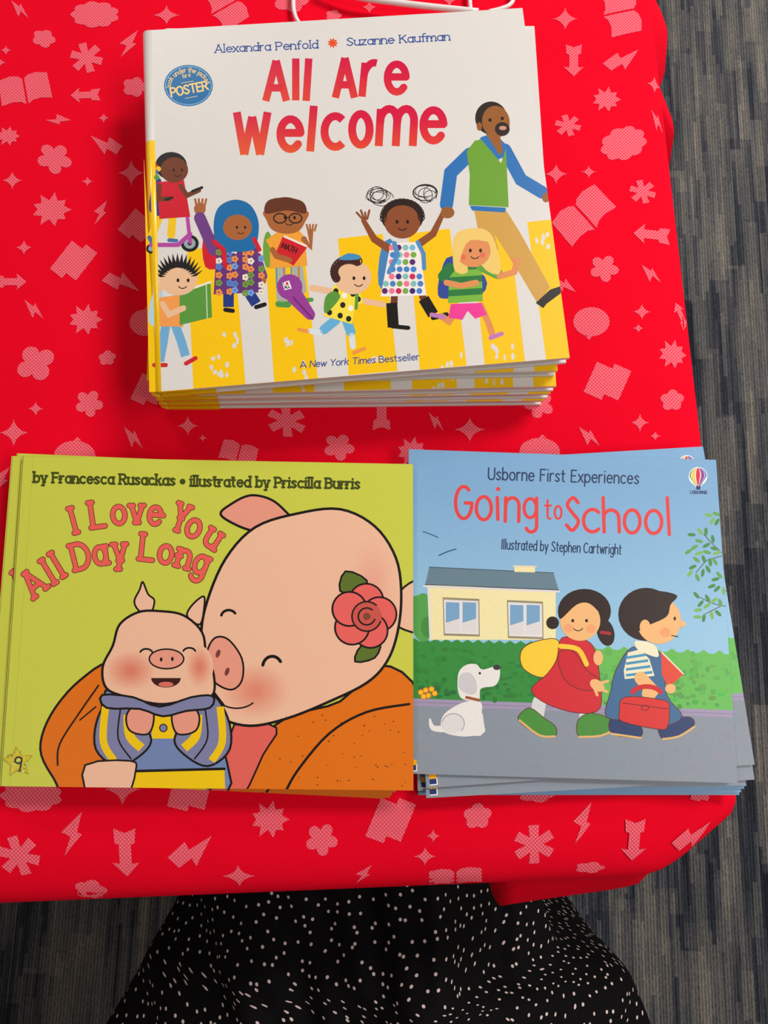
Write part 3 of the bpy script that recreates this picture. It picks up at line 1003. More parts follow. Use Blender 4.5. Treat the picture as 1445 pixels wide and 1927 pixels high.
# child with glasses and a red book
art.line([(528, 505), (530, 560)], 20, (170, 175, 165)).line([(560, 505), (566, 545)], 20, (170, 175, 165))
for q in range(4):
    art.line([(520 + q * 14, 503), (521 + q * 14, 540)], 3, ((90, 150, 160), (190, 120, 60))[q % 2])
art.line([(524, 572), (542, 573)], 12, (80, 150, 70)).line([(566, 566), (586, 564)], 8, (80, 150, 70))
art.ell(504, 470, 9, 34, (110, 160, 60))
art.poly([(500, 452), (520, 438), (562, 432), (574, 448), (578, 500), (508, 505), (508, 466)], (238, 160, 52))
art.line([(572, 450), (585, 466), (584, 436)], 11, SK2)
for q in range(4):
    art.line([(580 + q * 4, 434), (577 + q * 6, 423)], 3.5, SK2)
art.poly([(533, 443), (578, 466), (552, 500), (517, 480)], (205, 32, 42)).line([(535, 445), (576, 463)], 4, (235, 225, 215))
art.text('MATH', [(529, 466), (556, 477)], 1.35, 2, (50, 20, 20), gap=1.0)
art.line([(513, 470), (520, 482), (545, 490)], 10, SK2)
art.ell(537, 402, 38, 31, (98, 50, 30)).poly([(500, 396), (576, 396), (574, 418), (560, 436), (535, 440), (512, 432), (502, 415)], SK2, 4)
art.poly([(500, 402), (504, 378), (537, 372), (570, 380), (575, 402), (540, 396)], (98, 50, 30), 4)
art.face(541, 412, 28)
for gx in (527, 556):
    art.line(arc(gx, 411, 12, 9, 0, 360, 16), 2.4, (30, 25, 25), closed=True)
art.line([(539, 410), (544, 409)], 2, (30, 25, 25))
# purple microphone with its sticker
art.line([(545, 545), (583, 592)], [36, 20], (150, 62, 150)).ell(545, 540, 24, 24, (150, 62, 150)).line([(552, 560), (588, 600)], 4, (120, 40, 122))
art.poly([(531, 532), (544, 528), (549, 543), (535, 546)], (240, 235, 235))
art.text('I', [(533, 536), (534.5, 535.6)], .8, 1.3, (30, 30, 60)).ell(540, 533.5, 2.6, 2.6, (210, 30, 50)).text('ALL', [(535.5, 543.5), (546, 541)], .75, 1.2, (30, 30, 60))
# child reading a green book
art.line([(312, 612), (306, 650), (300, 680)], 17, (110, 170, 212), cap='butt').line([(330, 612), (342, 645), (349, 670)], 17, (110, 170, 212), cap='butt')
art.line([(290, 687), (312, 687)], 8, (205, 40, 50)).line([(350, 684), (368, 674)], 8, (205, 40, 50))
art.poly([(288, 552), (306, 548), (302, 612), (279, 604)], (178, 208, 222), 3)
art.poly([(300, 560), (342, 554), (345, 615), (296, 614)], (240, 155, 80))
art.poly([(338, 551), (396, 531), (399, 597), (338, 612)], (88, 150, 62)).line([(338, 551), (396, 531)], 4, (235, 230, 215)).line([(388, 535), (390, 599)], 2, (190, 220, 170))
art.line([(306, 572), (318, 592), (345, 580)], 11, SK3)
art.ell(336, 525, 36, 31, SK3).ell(303, 540, 6, 8, SK3)
for i in range(15):
    a = math.radians(195 + i * 10.5)
    x, y = 335 + 30 * math.cos(a), 522 + 24 * math.sin(a)
    art.poly([(x - 5, y + 6), (x + 6, y + 5), (x + 20 * math.cos(a) * 1.0, y + 22 * math.sin(a))], (30, 26, 28))
art.face(340, 530, 30)
# running boy in a dotted shirt
art.line([(632, 602), (610, 620)], 18, (100, 175, 215)).line([(652, 602), (660, 625)], 18, (100, 175, 215))
art.line([(602, 626), (585, 623)], 11, (215, 225, 228)).line([(662, 632), (664, 652)], 11, (215, 225, 228))
art.line([(580, 624), (562, 620)], 7, (235, 150, 70)).line([(666, 664), (686, 656)], 7, (235, 150, 70))
art.line([(622, 548), (588, 542)], 12, SK3).line([(676, 565), (722, 573)], 11, SK3)
art.poly([(628, 536), (676, 546), (684, 570), (668, 575), (662, 610), (608, 594), (620, 565)], (245, 222, 70))
for x, y, c in ((632, 548, 0), (648, 556, 1), (664, 553, 0), (628, 566, 1), (645, 574, 0), (660, 580, 1), (620, 588, 0), (640, 594, 0), (656, 600, 0), (674, 563, 0)):
    art.ell(x, y, 5, 5.5, ((40, 36, 30), (245, 240, 225))[c])
art.poly([(612, 560), (628, 548), (640, 560), (612, 590)], (90, 150, 60), 4).line([(672, 548), (670, 580)], 6, (90, 150, 60))
art.ell(664, 522, 35, 32, SK3)
for i in range(15):
    a = math.radians(150 + i * 11)
    art.line(arc(658 + 29 * math.cos(a), 512 + 24 * math.sin(a), 7, 7, 0, 360, 10), 2, (66, 36, 30), closed=True)
    art.ell(657 + 27 * math.cos(a), 513 + 22 * math.sin(a), 6, 6, (66, 36, 30))
art.poly([(638, 489), (655, 477), (678, 482), (672, 489)], (70, 140, 190), 3)
art.face(671, 526, 30)
# girl with raised arms and dotted dress
art.line([(742, 558), (741, 580)], 13, SK1).line([(795, 558), (802, 572)], 13, SK1)
art.line([(737, 570), (740, 616)], 21, (24, 20, 20), cap='butt').line([(738, 614), (768, 617)], 8, (24, 20, 20))
art.line([(797, 562), (815, 592)], 21, (24, 20, 20), cap='butt').line([(815, 598), (840, 592)], 9, (24, 20, 20))
art.poly([(718, 465), (740, 455), (738, 545), (712, 535)], (70, 130, 185), 3)
art.line([(735, 470), (704, 450), (684, 415)], [15, 13, 9], (140, 76, 44)).line([(784, 462), (815, 440), (834, 400)], [15, 13, 9], (140, 76, 44))
for q in range(4):
    art.line([(682 + q * 3, 412), (671 + q * 8, 400 - (q % 2) * 4)], 4, (140, 76, 44))
art.poly([(735, 458), (788, 455), (802, 556), (716, 558)], (238, 232, 228))
DC = [(205, 40, 90), (70, 130, 200), (90, 40, 110), (120, 170, 70), (110, 185, 215), (235, 120, 150), (60, 40, 120), (130, 190, 180)]
for r_ in range(7):
    for c_ in range(7):
        x, y = 724 + c_ * 13 + (r_ % 2) * 2, 466 + r_ * 13.6
        if 733 - (y - 458) * .17 < x - 4 and x + 5 < 789 + (y - 458) * .13:
            art.ell(x, y, 5.6, 5.6, DC[(r_ * 3 + c_ * 5 + r_ * c_) % 8], n=14)
art.line([(742, 458), (748, 480), (732, 512)], 9, (80, 140, 195)).line([(786, 456), (797, 478), (798, 505)], 8, (80, 140, 195))
rnd = random.Random(11)
for hx, hy in ((713, 367), (804, 365)):
    for i in range(7):
        art.line(arc(hx + rnd.uniform(-6, 6), hy + rnd.uniform(-6, 6), rnd.uniform(12, 23), rnd.uniform(9, 17), rnd.uniform(0, 90), rnd.uniform(330, 450), 20), 1.2, (34, 26, 26))
art.ell(757, 408, 40, 33, (48, 32, 28)).ell(757, 417, 34, 32, (140, 76, 44))
for i in range(18):
    a = math.radians(175 + i * 11)
    art.line(arc(757 + 36 * math.cos(a), 409 + 29 * math.sin(a), 6, 6, 0, 360, 9), 1.6, (44, 28, 26), closed=True)
art.face(757, 420, 31, 0)
# tall grown-up in a green vest
TAN = (206, 158, 74)
art.poly([(892, 395), (950, 392), (980, 440), (1035, 540), (1012, 572), (975, 510), (930, 440), (938, 470), (895, 470), (900, 435)], TAN)
art.poly([(1008, 570), (1035, 545), (1056, 538), (1055, 552), (1028, 572), (1022, 580)], (30, 26, 28))
art.line([(884, 290), (848, 325), (840, 385)], 25, (44, 112, 180)).line([(950, 282), (980, 338), (1020, 362)], 24, (44, 112, 180))
art.ell(842, 400, 13, 11, (150, 92, 44)).ell(1027, 372, 7, 9, (150, 92, 44))
art.poly([(905, 258), (930, 250), (955, 275), (956, 290), (930, 305), (890, 285)], (44, 112, 180))
art.poly([(893, 265), (905, 262), (943, 307), (952, 280), (957, 390), (882, 386), (884, 330), (878, 285)], (108, 160, 50))
art.poly([(884, 387), (952, 391), (950, 400), (888, 396)], (44, 112, 180))
art.poly([(910, 245), (940, 250), (946, 285), (940, 292)], (150, 92, 44))
art.ell(924, 222, 30, 31, (42, 34, 32)).ell(933, 229, 26, 30, (150, 92, 44), rot=-10)
art.ell(945, 243, 14, 13, (44, 32, 28)).ell(946, 241, 7, 4, (205, 140, 120))
art.ell(922, 226, 3, 3.5, (30, 22, 20)).ell(945, 223, 3, 3.5, (30, 22, 20)).ell(902, 238, 5, 8, (150, 92, 44))

# blond girl with striped top
art.line([(862, 580), (845, 605), (830, 595)], 12, SK4).line([(905, 575), (920, 610), (926, 628)], 12, SK4)
art.line([(835, 597), (812, 592)], 8, (190, 120, 185)).line([(923, 636), (944, 628)], 8, (190, 120, 185))
art.poly([(848, 572), (905, 570), (916, 592), (894, 600), (880, 585), (870, 602), (844, 598)], (236, 60, 150))
art.poly([(850, 482), (830, 510), (824, 555), (845, 562), (905, 555), (912, 520)], (48, 72, 150), 3)
for q in range(6):
    art.poly([(846 - q * .5, 498 + q * 12), (906 + q * .4, 494 + q * 12), (906.4 + q * .4, 506.5 + q * 12), (845.5 - q * .5, 510.5 + q * 12)], ((40, 120, 60), (120, 180, 60))[q % 2])
art.line([(846, 505), (834, 520)], 20, (40, 120, 60)).line([(905, 500), (936, 515)], 20, (90, 160, 60))
art.line([(840, 532), (868, 538), (896, 532)], 11, SK4).line([(940, 520), (968, 512), (972, 495)], 11, SK4)
for q in range(4):
    art.line([(970, 496), (962 + q * 6, 486)], 3.5, SK4)
HB = (236, 200, 110)
art.poly([(852, 470), (858, 440), (885, 430), (915, 433), (932, 458), (942, 512), (916, 510), (880, 470), (880, 512), (856, 510)], HB, 3)
art.ell(890, 472, 33, 31, SK4)
art.poly([(855, 478), (858, 442), (885, 430), (915, 434), (925, 455), (885, 452), (868, 480), (862, 512), (854, 505)], HB, 3)
art.face(890, 474, 30)
art.ell(872, 484, 5, 5, (225, 110, 80)).ell(908, 480, 5, 5, (225, 110, 80))
TL, TR, BR, BL = lqW
bm = bmesh.new()
add_prism(bm, [TL + Vector((.006, 0)), TR, BR, BL + Vector((.006, 0))], HT - .0028, HT)
art.finish('front_cover', bm, JACKET, WHT, hard)
bm = bmesh.new()
add_prism(bm, [TL + Vector((.006, 0)), TR, BR, BL + Vector((.006, 0))], 0, .0026, .0004)
bm_obj('back_cover', bm, mat('jacket_white', WHT, .35), hard)
bm = bmesh.new()
add_prism(bm, inset_quad(lqW, .007, .0045, .004, .004), .0026, HT - .0028)
bm_obj('pages', bm, PAPER, hard)
# rounded spine: white jacket paper with the yellow lower band, hollow tube
SPY = mat('jacket_spine', WHT, .3, .4, .4)
nt = SPY.node_tree
tc = N(SPY, 'ShaderNodeTexCoord'); sx = N(SPY, 'ShaderNodeSeparateXYZ')
nt.links.new(tc.outputs['Object'], sx.inputs[0])
stp = math_node(SPY, 'LESS_THAN', sx.outputs[1], .045)
nt.links.new(mix_col(SPY, stp, lin(WHT), lin(YEL)), nt.nodes['Principled BSDF'].inputs['Base Color'])
bm = bmesh.new()
prev = None
NS = 12
def spine_pts(base, off):
    pts = [(base.x + .0075, base.y, HT + off)]
    for k in range(NS + 1):
        a = math.pi / 2 + math.pi * k / NS
        pts.append((base.x + .0045 + (.0045 + off) * math.cos(a), base.y, HT / 2 + (HT / 2 + off) * math.sin(a)))
    pts.append((base.x + .0075, base.y, -off * .3))
    return pts
for off in (0.0001, -.0009):
    pass
def spine_ring(base):
    o_ = spine_pts(base, .0001)
    i_ = spine_pts(base, -.0009)
    return o_ + i_[::-1]
r0 = [bm.verts.new(p) for p in spine_ring(TL)]
r1 = [bm.verts.new(p) for p in spine_ring(BL)]
for i in range(len(r0)):
    j = (i + 1) % len(r0)
    bm.faces.new((r0[i], r0[j], r1[j], r1[i]))
bm.faces.new(r0); bm.faces.new(r1[::-1])
sp_ = bm_obj('spine', bm, SPY, hard, False)
for p in sp_.data.polygons:
    p.use_smooth = len(p.vertices) == 4
tag(sp_, 'rounded white spine with a yellow lower band')
# turned-in flaps of the jacket at the front edge
bm = bmesh.new()
for z0, z1, ln in ((HT - .0031, HT - .0001, .022), (.0001, .003, .034)):
    add_box(bm, BL.x + .0055, BL.x + .0055 + ln, BL.y - .0003, BL.y + .003, z0, z1)
fp = bm_obj('jacket_fold', bm, mat('jacket_yellow', (228, 180, 14), .3), hard)
tag(fp, 'yellow fold of the jacket beside the spine')

tag(hard, 'topmost white and yellow hardcover on the back stack, its whole front cover showing', 'book', 'white hardcover picture books')
LAB_H = ['white hardcover directly under the top copy, its spine poking out at the left',
         'middle hardcover of the five in the back stack, third down',
         'white hardcover resting on the lowest copy of the back stack',
         'lowest white hardcover of the back stack, lying on the red cloth']
for i, (bl, br) in enumerate((((294, 46), (1060, 707)), ((300, 744), (1036, 727)), ((310, 753), (1021, 741)), ((317, 761), (1005, 754)))):
    c = copy_tree(hard)
    z = ZW - HT * (i + 2)
    fit(c, lqW, 3 if i else 0, 2, bl, br, z, z + HT)
    c['label'] = LAB_H[i]

# ---- paperback builder ------------------------------------------------------
def paperback(name, quad, z, T, base_col, draw, spine_col, label, group):
    o, a, loc, lq = frame(quad, z)
    root = empty(name, (o.x, o.y, z - T), a)
    tag(root, label, 'book', group)
    art = Art(quad, loc, T - .0006)
    draw(art)
    TL, TR, BR, BL = lq
    bm = bmesh.new()
    add_prism(bm, lq, T - .0010, T - .0006)
    fc = art.finish('front_cover', bm, CARD, base_col, root)
    bm = bmesh.new()
    add_prism(bm, lq, 0, .0004)
    bm_obj('back_cover', bm, mat(name + '_back', base_col, .42, .3), root)
    bm = bmesh.new()
    add_prism(bm, inset_quad(lq, .001, .0004, .0003, .0003), .0004, T - .0010)
    bm_obj('pages', bm, PAPER, root)
    bm = bmesh.new()
    add_prism(bm, [TL + Vector((-.0004, 0)), TL + Vector((.0004, 0)), BL + Vector((.0004, 0)), BL + Vector((-.0004, 0))], 0, T - .0006)
    bm_obj('spine', bm, mat(name + '_spine', spine_col, .42, .3), root)
    return root, lq, fc, loc

# ---- green paperback --------------------------------------------------------
QP = [(42, 859), (777, 873), (778, 1488), (0, 1480)]
GRN = (200, 204, 74)
def draw_green(A):
    OLV = (66, 74, 22)
    A.line([(62, 862), (18, 1480)], 1.5, (190, 194, 70))
    A.text('by Francesca Rusackas', [(63, 907), (328, 912.5)], 2.45, 4.2, OLV, serif=.75, gap=1.6)
    A.ell(343, 906, 5.5, 5.5, OLV)
    A.text('illustrated by Priscilla Burris', [(358, 914), (676, 919)], 2.45, 4.2, OLV, serif=.75, gap=1.6)
    INK, SAL = (58, 22, 20), (232, 94, 86)
    def L(ch, x, y, r, ux=5.9, uy=6.4):
        A.rot_letter(ch, x, y, r, ux, uy, 8.4, SAL, .7, (2.4, INK))
    for a in (('I', 143, 1002, 15), ('L', 186, 991, 8), ('o', 224, 985, 4), ('v', 257, 983, 0), ('e', 290, 986, -5), ('Y', 332, 998, -19), ('o', 358, 1009, -21), ('u', 391, 1027, -33),
              ('A', 76, 1115, 39), ('l', 103, 1097, 31), ('l', 120, 1084, 31), ('D', 157, 1069, 14), ('a', 190, 1061, 8), ('y', 225, 1056, 2), ('L', 275, 1053, -6), ('o', 309, 1059, -8), ('n', 341, 1067, -16), ('g', 371, 1077, -22)):
        if a[0] == 'Y':
            L(*a, ux=4.6, uy=6.8)
        else:
            L(*a)
    # plain rounded farm-animal shapes standing in for the printed picture
    PK, PKD, BK, ORG = (236, 186, 156), (230, 152, 130), (22, 16, 16), (222, 112, 18)
    def shape(pts, col, w=4.5, sm=5):
        A.poly(pts, col, sm)
        A.line(pts, w, BK, smooth=sm, closed=True)
    # orange coat behind, left
    shape([(215, 1250), (150, 1280), (95, 1345), (75, 1410), (100, 1465), (130, 1500), (230, 1500), (260, 1350)], ORG)
    # coat right
    shape([(715, 1252), (790, 1310), (800, 1500), (400, 1500), (460, 1420), (540, 1350), (640, 1320)], ORG, sm=4)
    shape([(440, 1365), (520, 1370), (495, 1420), (455, 1500), (415, 1500)], (224, 98, 88), 3.5, 3)
    # big head
    shape([(760, 1105), (800, 1095), (800, 1185), (750, 1180), (735, 1150)], PK, 4, 4)
    shape([(480, 1000), (445, 988), (415, 968), (432, 950), (470, 932), (510, 940), (540, 965), (560, 990), (530, 1010)], PKD)
    shape([(560, 966), (640, 958), (705, 990), (745, 1050), (755, 1120), (748, 1190), (728, 1245), (690, 1285), (620, 1320), (540, 1352), (470, 1366), (415, 1350), (385, 1310), (378, 1200), (390, 1130), (425, 1050), (480, 992)], PK, 5)
    def soft(cx, cy, rx, ry, c0, c1, n=9):
        for i in range(n):
            t = i / (n - 1)
            k = 1 - t * .8
            A.ell(cx, cy, rx * k, ry * k, tuple(a + (b - a) * t for a, b in zip(c0, c1)), n=36)
    soft(480, 1300, 66, 52, (235, 183, 153), (224, 138, 114))
    soft(700, 1100, 46, 90, (235, 185, 155), (232, 165, 143), 6)
    shape([(390, 1225), (405, 1200), (430, 1204), (455, 1240), (455, 1280), (435, 1298), (405, 1285), (392, 1260)], PKD, 3.5)
    A.ell(410, 1230, 4, 8, (120, 60, 50), 20).ell(427, 1264, 4, 8, (120, 60, 50), 20)
    A.line(arc(512, 1255, 18, 20, 190, 330, 8), 6, BK).line(arc(430, 1160, 14, 12, 190, 330, 8), 5, BK)
    A.line(arc(445, 1305, 40, 28, 40, 130, 8), 3, BK)
    # flower with two leaves
    shape([(650, 1075), (690, 1092), (680, 1118), (640, 1112)], (92, 112, 40), 3.5, 3)
    shape([(668, 1245), (680, 1215), (715, 1210), (705, 1238)], (92, 112, 40), 3.5, 3)
    for k in range(5):
        a = math.radians(72 * k - 80)
        x, y = 684 + 30 * math.cos(a), 1160 + 30 * math.sin(a)
        A.ell(x, y, 34, 34, BK).ell(x, y, 30.5, 30.5, (228, 98, 92))
    for r_ in (28, 16):
        A.ell(690, 1160, r_, r_, (200, 84, 74)).line(arc(690, 1160, r_, r_, 20, 310, 16), 3, BK)
    A.ell(690, 1160, 7, 7, (130, 66, 48))
    # small figure: striped jumper, round head
    YL, BV = (238, 196, 8), (124, 126, 164)
    shape([(198, 1300), (400, 1300), (418, 1400), (422, 1500), (238, 1500), (225, 1420)], (112, 132, 176), 4, 3)
    A.poly([(236, 1452), (422, 1448), (424, 1495), (238, 1495)], YL).line([(230, 1452), (422, 1447)], 5, BK)
    A.poly([(285, 1335), (328, 1335), (328, 1390), (285, 1390)], YL).ell(307, 1370, 8, 8, BK).ell(307, 1370, 6, 6, BV)
    for sx_ in (-1, 1):
        cx = 306
        pts = [(cx + sx_ * 88, 1305), (cx + sx_ * 122, 1350), (cx + sx_ * 126, 1410), (cx + sx_ * 85, 1442), (cx + sx_ * 40, 1420), (cx + sx_ * 22, 1390), (cx + sx_ * 50, 1350)]
        shape(pts, BV, 4)
        A.line([(cx + sx_ * 108, 1330), (cx + sx_ * 112, 1395), (cx + sx_ * 92, 1432)], 14, YL, smooth=5, cap='butt')
        A.line([(cx + sx_ * 66, 1345), (cx + sx_ * 62, 1385), (cx + sx_ * 40, 1408)], 17, YL, smooth=5, cap='butt')
        A.line([(cx + sx_ * 80, 1336), (cx + sx_ * 84, 1390), (cx + sx_ * 60, 1428)], 3, BK, smooth=5)
        shape([(cx + sx_ * 20, 1335), (cx + sx_ * 45, 1322), (cx + sx_ * 68, 1345), (cx + sx_ * 62, 1375), (cx + sx_ * 30, 1382), (cx + sx_ * 18, 1362)], PKD, 3.5)
    shape([(160, 1440), (245, 1432), (255, 1450), (235, 1500), (170, 1500)], PK, 3.5, 3)
    shape([(262, 1150), (252, 1132), (262, 1110), (268, 1095), (278, 1118), (290, 1130), (282, 1155)], PK, 3.5, 4)
    shape([(352, 1160), (360, 1140), (382, 1122), (384, 1140), (376, 1175)], PK, 3.5, 4)
    shape([(300, 1150), (345, 1158), (380, 1190), (388, 1235), (402, 1270), (398, 1310), (350, 1318), (300, 1325), (240, 1312), (200, 1295), (193, 1255), (212, 1215), (225, 1175), (260, 1152)], PK, 4.5)
    soft(245, 1262, 48, 38, (235, 183, 153), (220, 128, 104))
    soft(375, 1255, 26, 40, (235, 183, 153), (220, 128, 104), 7)
    shape([(192, 1308), (250, 1312), (300, 1330), (360, 1312), (400, 1310), (395, 1332), (350, 1338), (306, 1348), (262, 1334), (200, 1332)], BV, 4, 3)
    A.ell(313, 1240, 34, 20, BK).ell(313, 1240, 31, 17, PKD).ell(303, 1241, 2.5, 4, BK).ell(324, 1240, 2.5, 4, BK)
    A.line(arc(275, 1230, 12, 9, 200, 340, 8), 3.5, BK).line(arc(356, 1228, 12, 9, 200, 340, 8), 3.5, BK)
    A.poly(arc(312, 1276, 28, 18, 0, 180, 12), (60, 22, 20)).ell(312, 1288, 14, 5, (214, 110, 96))
    # coat stitching
    A.line([(770, 1325), (690, 1340), (620, 1380), (560, 1450), (535, 1495)], 4.5, BK, smooth=5)
    r = random.Random(2)
    for _ in range(46):
        x, y = r.uniform(500, 775), r.uniform(1340, 1480)
        if x > 470 + (1480 - y) * .5:
            A.ell(x, y, r.uniform(.8, 1.8), r.uniform(.7, 1.2), BK, n=6)
    A.line([(185, 1290), (150, 1340), (112, 1400), (108, 1440)], 3, BK, smooth=5).line([(180, 1330), (150, 1355)], 2.5, BK)
    A.line([(0, 1480), (150, 1482)], .5, (150, 150, 50))
ZP, TP = .0225, .0028
green, lqP, fcP, locP = paperback('paperback_book', QP, ZP, TP, GRN, draw_green, (206, 210, 84), 'topmost green paperback with pink title and a gold star sticker, nearest left', 'green paperback picture books')
# gold star sticker with the handwritten number, on the top copy only
SQ = [(0, 1395), (70, 1395), (70, 1475), (0, 1475)]
sa = Art([(-20, 1380), (80, 1380), (80, 1490), (-20, 1490)], locP, TP - .0001)
spts = [(33 + r * math.cos(a), 1434 + r * math.sin(a)) for i in range(10) for r, a in [((30 if i % 2 == 0 else 14.5), math.pi * i / 5 - math.pi / 2 - .1)]]
sa.poly(spts, (176, 150, 14))
sa.poly([(33 + (x - 33) * .9, 1434 + (y - 1434) * .9) for x, y in spts], (206, 188, 22))
r = random.Random(9)
for _ in range(60):
    a, q = r.uniform(0, 6.28), r.uniform(0, 22)
    sa.ell(33 + q * math.cos(a), 1434 + q * math.sin(a), r.uniform(.7, 2.0), None, r.choice([(226, 216, 70), (160, 150, 20), (170, 230, 120), (240, 236, 150), (140, 128, 18)]), n=6)
sa.text('9', [(26, 1450), (39, 1451)], 3.5, 3.2, (20, 18, 16), slant=.05)
bm = bmesh.new()
hull = [locP(*p) for p in spts]
add_prism(bm, hull, TP - .0004, TP - .0001)
FOIL = print_material('glitter_foil', .25, .3, .6)
st = sa.finish('star_sticker', bm, FOIL, (196, 182, 30), fcP)
tag(st, 'gold glitter star sticker with a handwritten 9')
st['only_top'] = 1
LAB_P = ['green paperback second from the top of the left stack, its left edge showing',
         'green paperback third from the top of the left stack, its back corner peeking out',
         'green paperback fourth from the top of the left stack, a thin orange front edge showing',
         'green paperback fifth from the top of the left stack',
         'green paperback sixth from the top of the left stack',
         'green paperback second from the bottom of the left stack',
         'green paperback at the very bottom of the left stack, on the red cloth']
for i, (tl, br) in enumerate((((24, 859), (744, 1489)), ((33, 853), (742, 1491)), ((36, 862), (735, 1495)), ((40, 866), (731, 1499)), ((34, 868), (729, 1500)), ((40, 869), (722, 1502)), ((38, 872), (720, 1503)))):
    c = copy_tree(green)
    z = ZP - TP * (i + 2)
    fit(c, lqP, 0, 2, tl, br, z, z + TP - .0006)
    c['label'] = LAB_P[i]

# ---- blue paperback ---------------------------------------------------------
QB = [(770, 845), (1348, 865), (1389, 1474), (764, 1456)]
SKY0, SKY1 = (124, 168, 208), (150, 196, 226)
def draw_blue(A):
    sky = lambda p: tuple(a + (b - a) * max(0, min(1, (p[1] - 900) / 280)) for a, b in zip(SKY0, SKY1))
    for y in range(840, 1240, 40):
        A.emit([(740, y), (1420, y), (1420, y + 40), (740, y + 40)], 1, sky)
    A.boxes.append((700, 1450, 800, 1500, 2))
    # road, kerb, hedge as plain bands
    ROAD, HED, HED2, KERB = (138, 146, 158), (56, 140, 62), (104, 186, 84), (160, 148, 178)
    A.poly([(740, 1318), (1420, 1345), (1440, 1500), (740, 1480)], ROAD)
    A.poly([(740, 1312), (1420, 1337), (1420, 1352), (740, 1327)], KERB).line([(740, 1320), (1420, 1345)], 1, (130, 120, 150))
    top_l = [(740 + i * 10, 1202 + (4 if i % 2 else -2) + i * .25) for i in range(0, 36)]
    A.poly(top_l + [(1092, 1326), (740, 1313)], HED)
    top_r = [(1085 + i * 10, 1216 + (4 if i % 3 else -3) + i * .4) for i in range(0, 34)]
    A.poly(top_r + [(1420, 1338), (1085, 1326)], HED2)
    r = random.Random(4)
    for _ in range(260):
        x = r.uniform(780, 1385)
        y0, y1 = 1215 + (x - 780) * .03, 1312 + (x - 780) * .037
        y = y0 + (y1 - y0) * r.random()
        lo = (y - y0) / (y1 - y0)
        base, dk = (HED, (34, 100, 44)) if x < 1085 else (HED2, (62, 134, 62))
        c = tuple(a + (b - a) * r.random() * (.35 + .5 * lo) for a, b in zip(base, dk))
        A.ell(x, y, r.uniform(3, 8), r.uniform(2.5, 6), c, n=8)
    for _ in range(70):
        x = r.uniform(780, 1385); y = r.uniform(1345, 1462) + (x - 780) * .03
        A.ell(x, y, r.uniform(3, 14), r.uniform(2, 8), tuple(v + r.uniform(-5, 5) for v in ROAD), n=9)
    # house
    A.ell(796, 1162, 22, 46, (84, 160, 78)).ell(786, 1140, 16, 20, (84, 160, 78)).ell(806, 1180, 14, 20, (70, 140, 66))
    A.poly([(806, 1100), (1046, 1112), (1046, 1204), (808, 1204)], (240, 228, 172))
    A.poly([(808, 1067), (1042, 1078), (1052, 1112), (800, 1100)], (104, 130, 144)).line([(808, 1067), (1042, 1078)], 1.5, (70, 84, 92))
    A.line([(798, 1103), (1052, 1113)], 4, (224, 216, 216)).line([(800, 1100), (1052, 1110)], 1.2, (50, 50, 60))
    A.poly([(968, 1066), (1007, 1067), (1007, 1077), (968, 1076)], (240, 228, 172)).line([(966, 1065), (1009, 1066)], 3, (220, 212, 190))
    A.line([(806, 1106), (810, 1200)], 4, (226, 222, 226))
    for wx0, wx1, wy in ((833, 902, 1124), (954, 1022, 1129)):
        A.poly([(wx0, wy), (wx1, wy + 3), (wx1 + 1, wy + 74), (wx0 + 2, wy + 72)], (150, 140, 110))
        A.poly([(wx0 + 2, wy + 4), (wx1 - 2, wy + 7), (wx1 - 1, wy + 70), (wx0 + 4, wy + 68)], (226, 222, 222))
        mid = (wx0 + wx1) / 2
        for a, b in ((wx0 + 6, mid - 3), (mid + 3, wx1 - 6)):
            A.poly([(a, wy + 9), (b, wy + 10), (b, wy + 65), (a, wy + 64)], (120, 164, 200))
            A.poly([(a, wy + 48), (b, wy + 40), (b, wy + 65), (a, wy + 64)], (222, 216, 216))
    # birds
    A.line([(796, 1000), (810, 1005), (824, 1011)], 2, (44, 100, 130), smooth=4).line([(826, 1045), (842, 1038), (858, 1033)], 2.4, (44, 100, 130), smooth=4)
    INKB = (36, 54, 92)
    A.text('Usborne First Experiences', [(919, 902), (1202, 910)], 2.95, 2.7, INKB, space=3.4, gap=1.5)
    RED = (226, 66, 66)
    for ch, x0, y0, x1, y1, ln in (('G', 854, 912, 891, 979, 0), ('o', 893, 931, 928, 981, 0), ('n', 948, 933, 980, 984, 1), ('t', 1024, 939, 1039, 978, 0), ('o', 1042, 950, 1059, 978, 0),
                                   ('S', 1063, 933, 1092, 1001, 0), ('c', 1095, 955, 1130, 1004, 0), ('h', 1133, 933, 1168, 1004, -2), ('o', 1172, 956, 1208, 1006, 0), ('o', 1212, 957, 1249, 1007, 0), ('l', 1253, 933, 1263, 1009, -4)):
        A.box_letter(ch, x0, y0, x1, y1, 4.2 if y0 in (939, 950) else 6.6, RED, ln)
    A.line([(936, 936), (937, 977)], 6.6, RED).ell(937.5, 920, 4, 4, RED)
    A.line(arc(998, 956, 11.5, 18, 0, 360, 24), 6, RED, closed=True).line([(1010, 937), (1010, 990)] + arc(1000, 990, 10, 11, 0, 160, 8), 6.4, RED)
    A.text('Illustrated by Stephen Cartwright', [(944, 1033), (1169, 1043)], 2.45, 2.1, INKB, space=3, gap=1.5)
    # balloon emblem
    A.ell(1314, 896, 17.5, 17.5, (240, 240, 240)).poly([(1299, 903), (1329, 903), (1318, 917), (1310, 917)], (240, 240, 240))
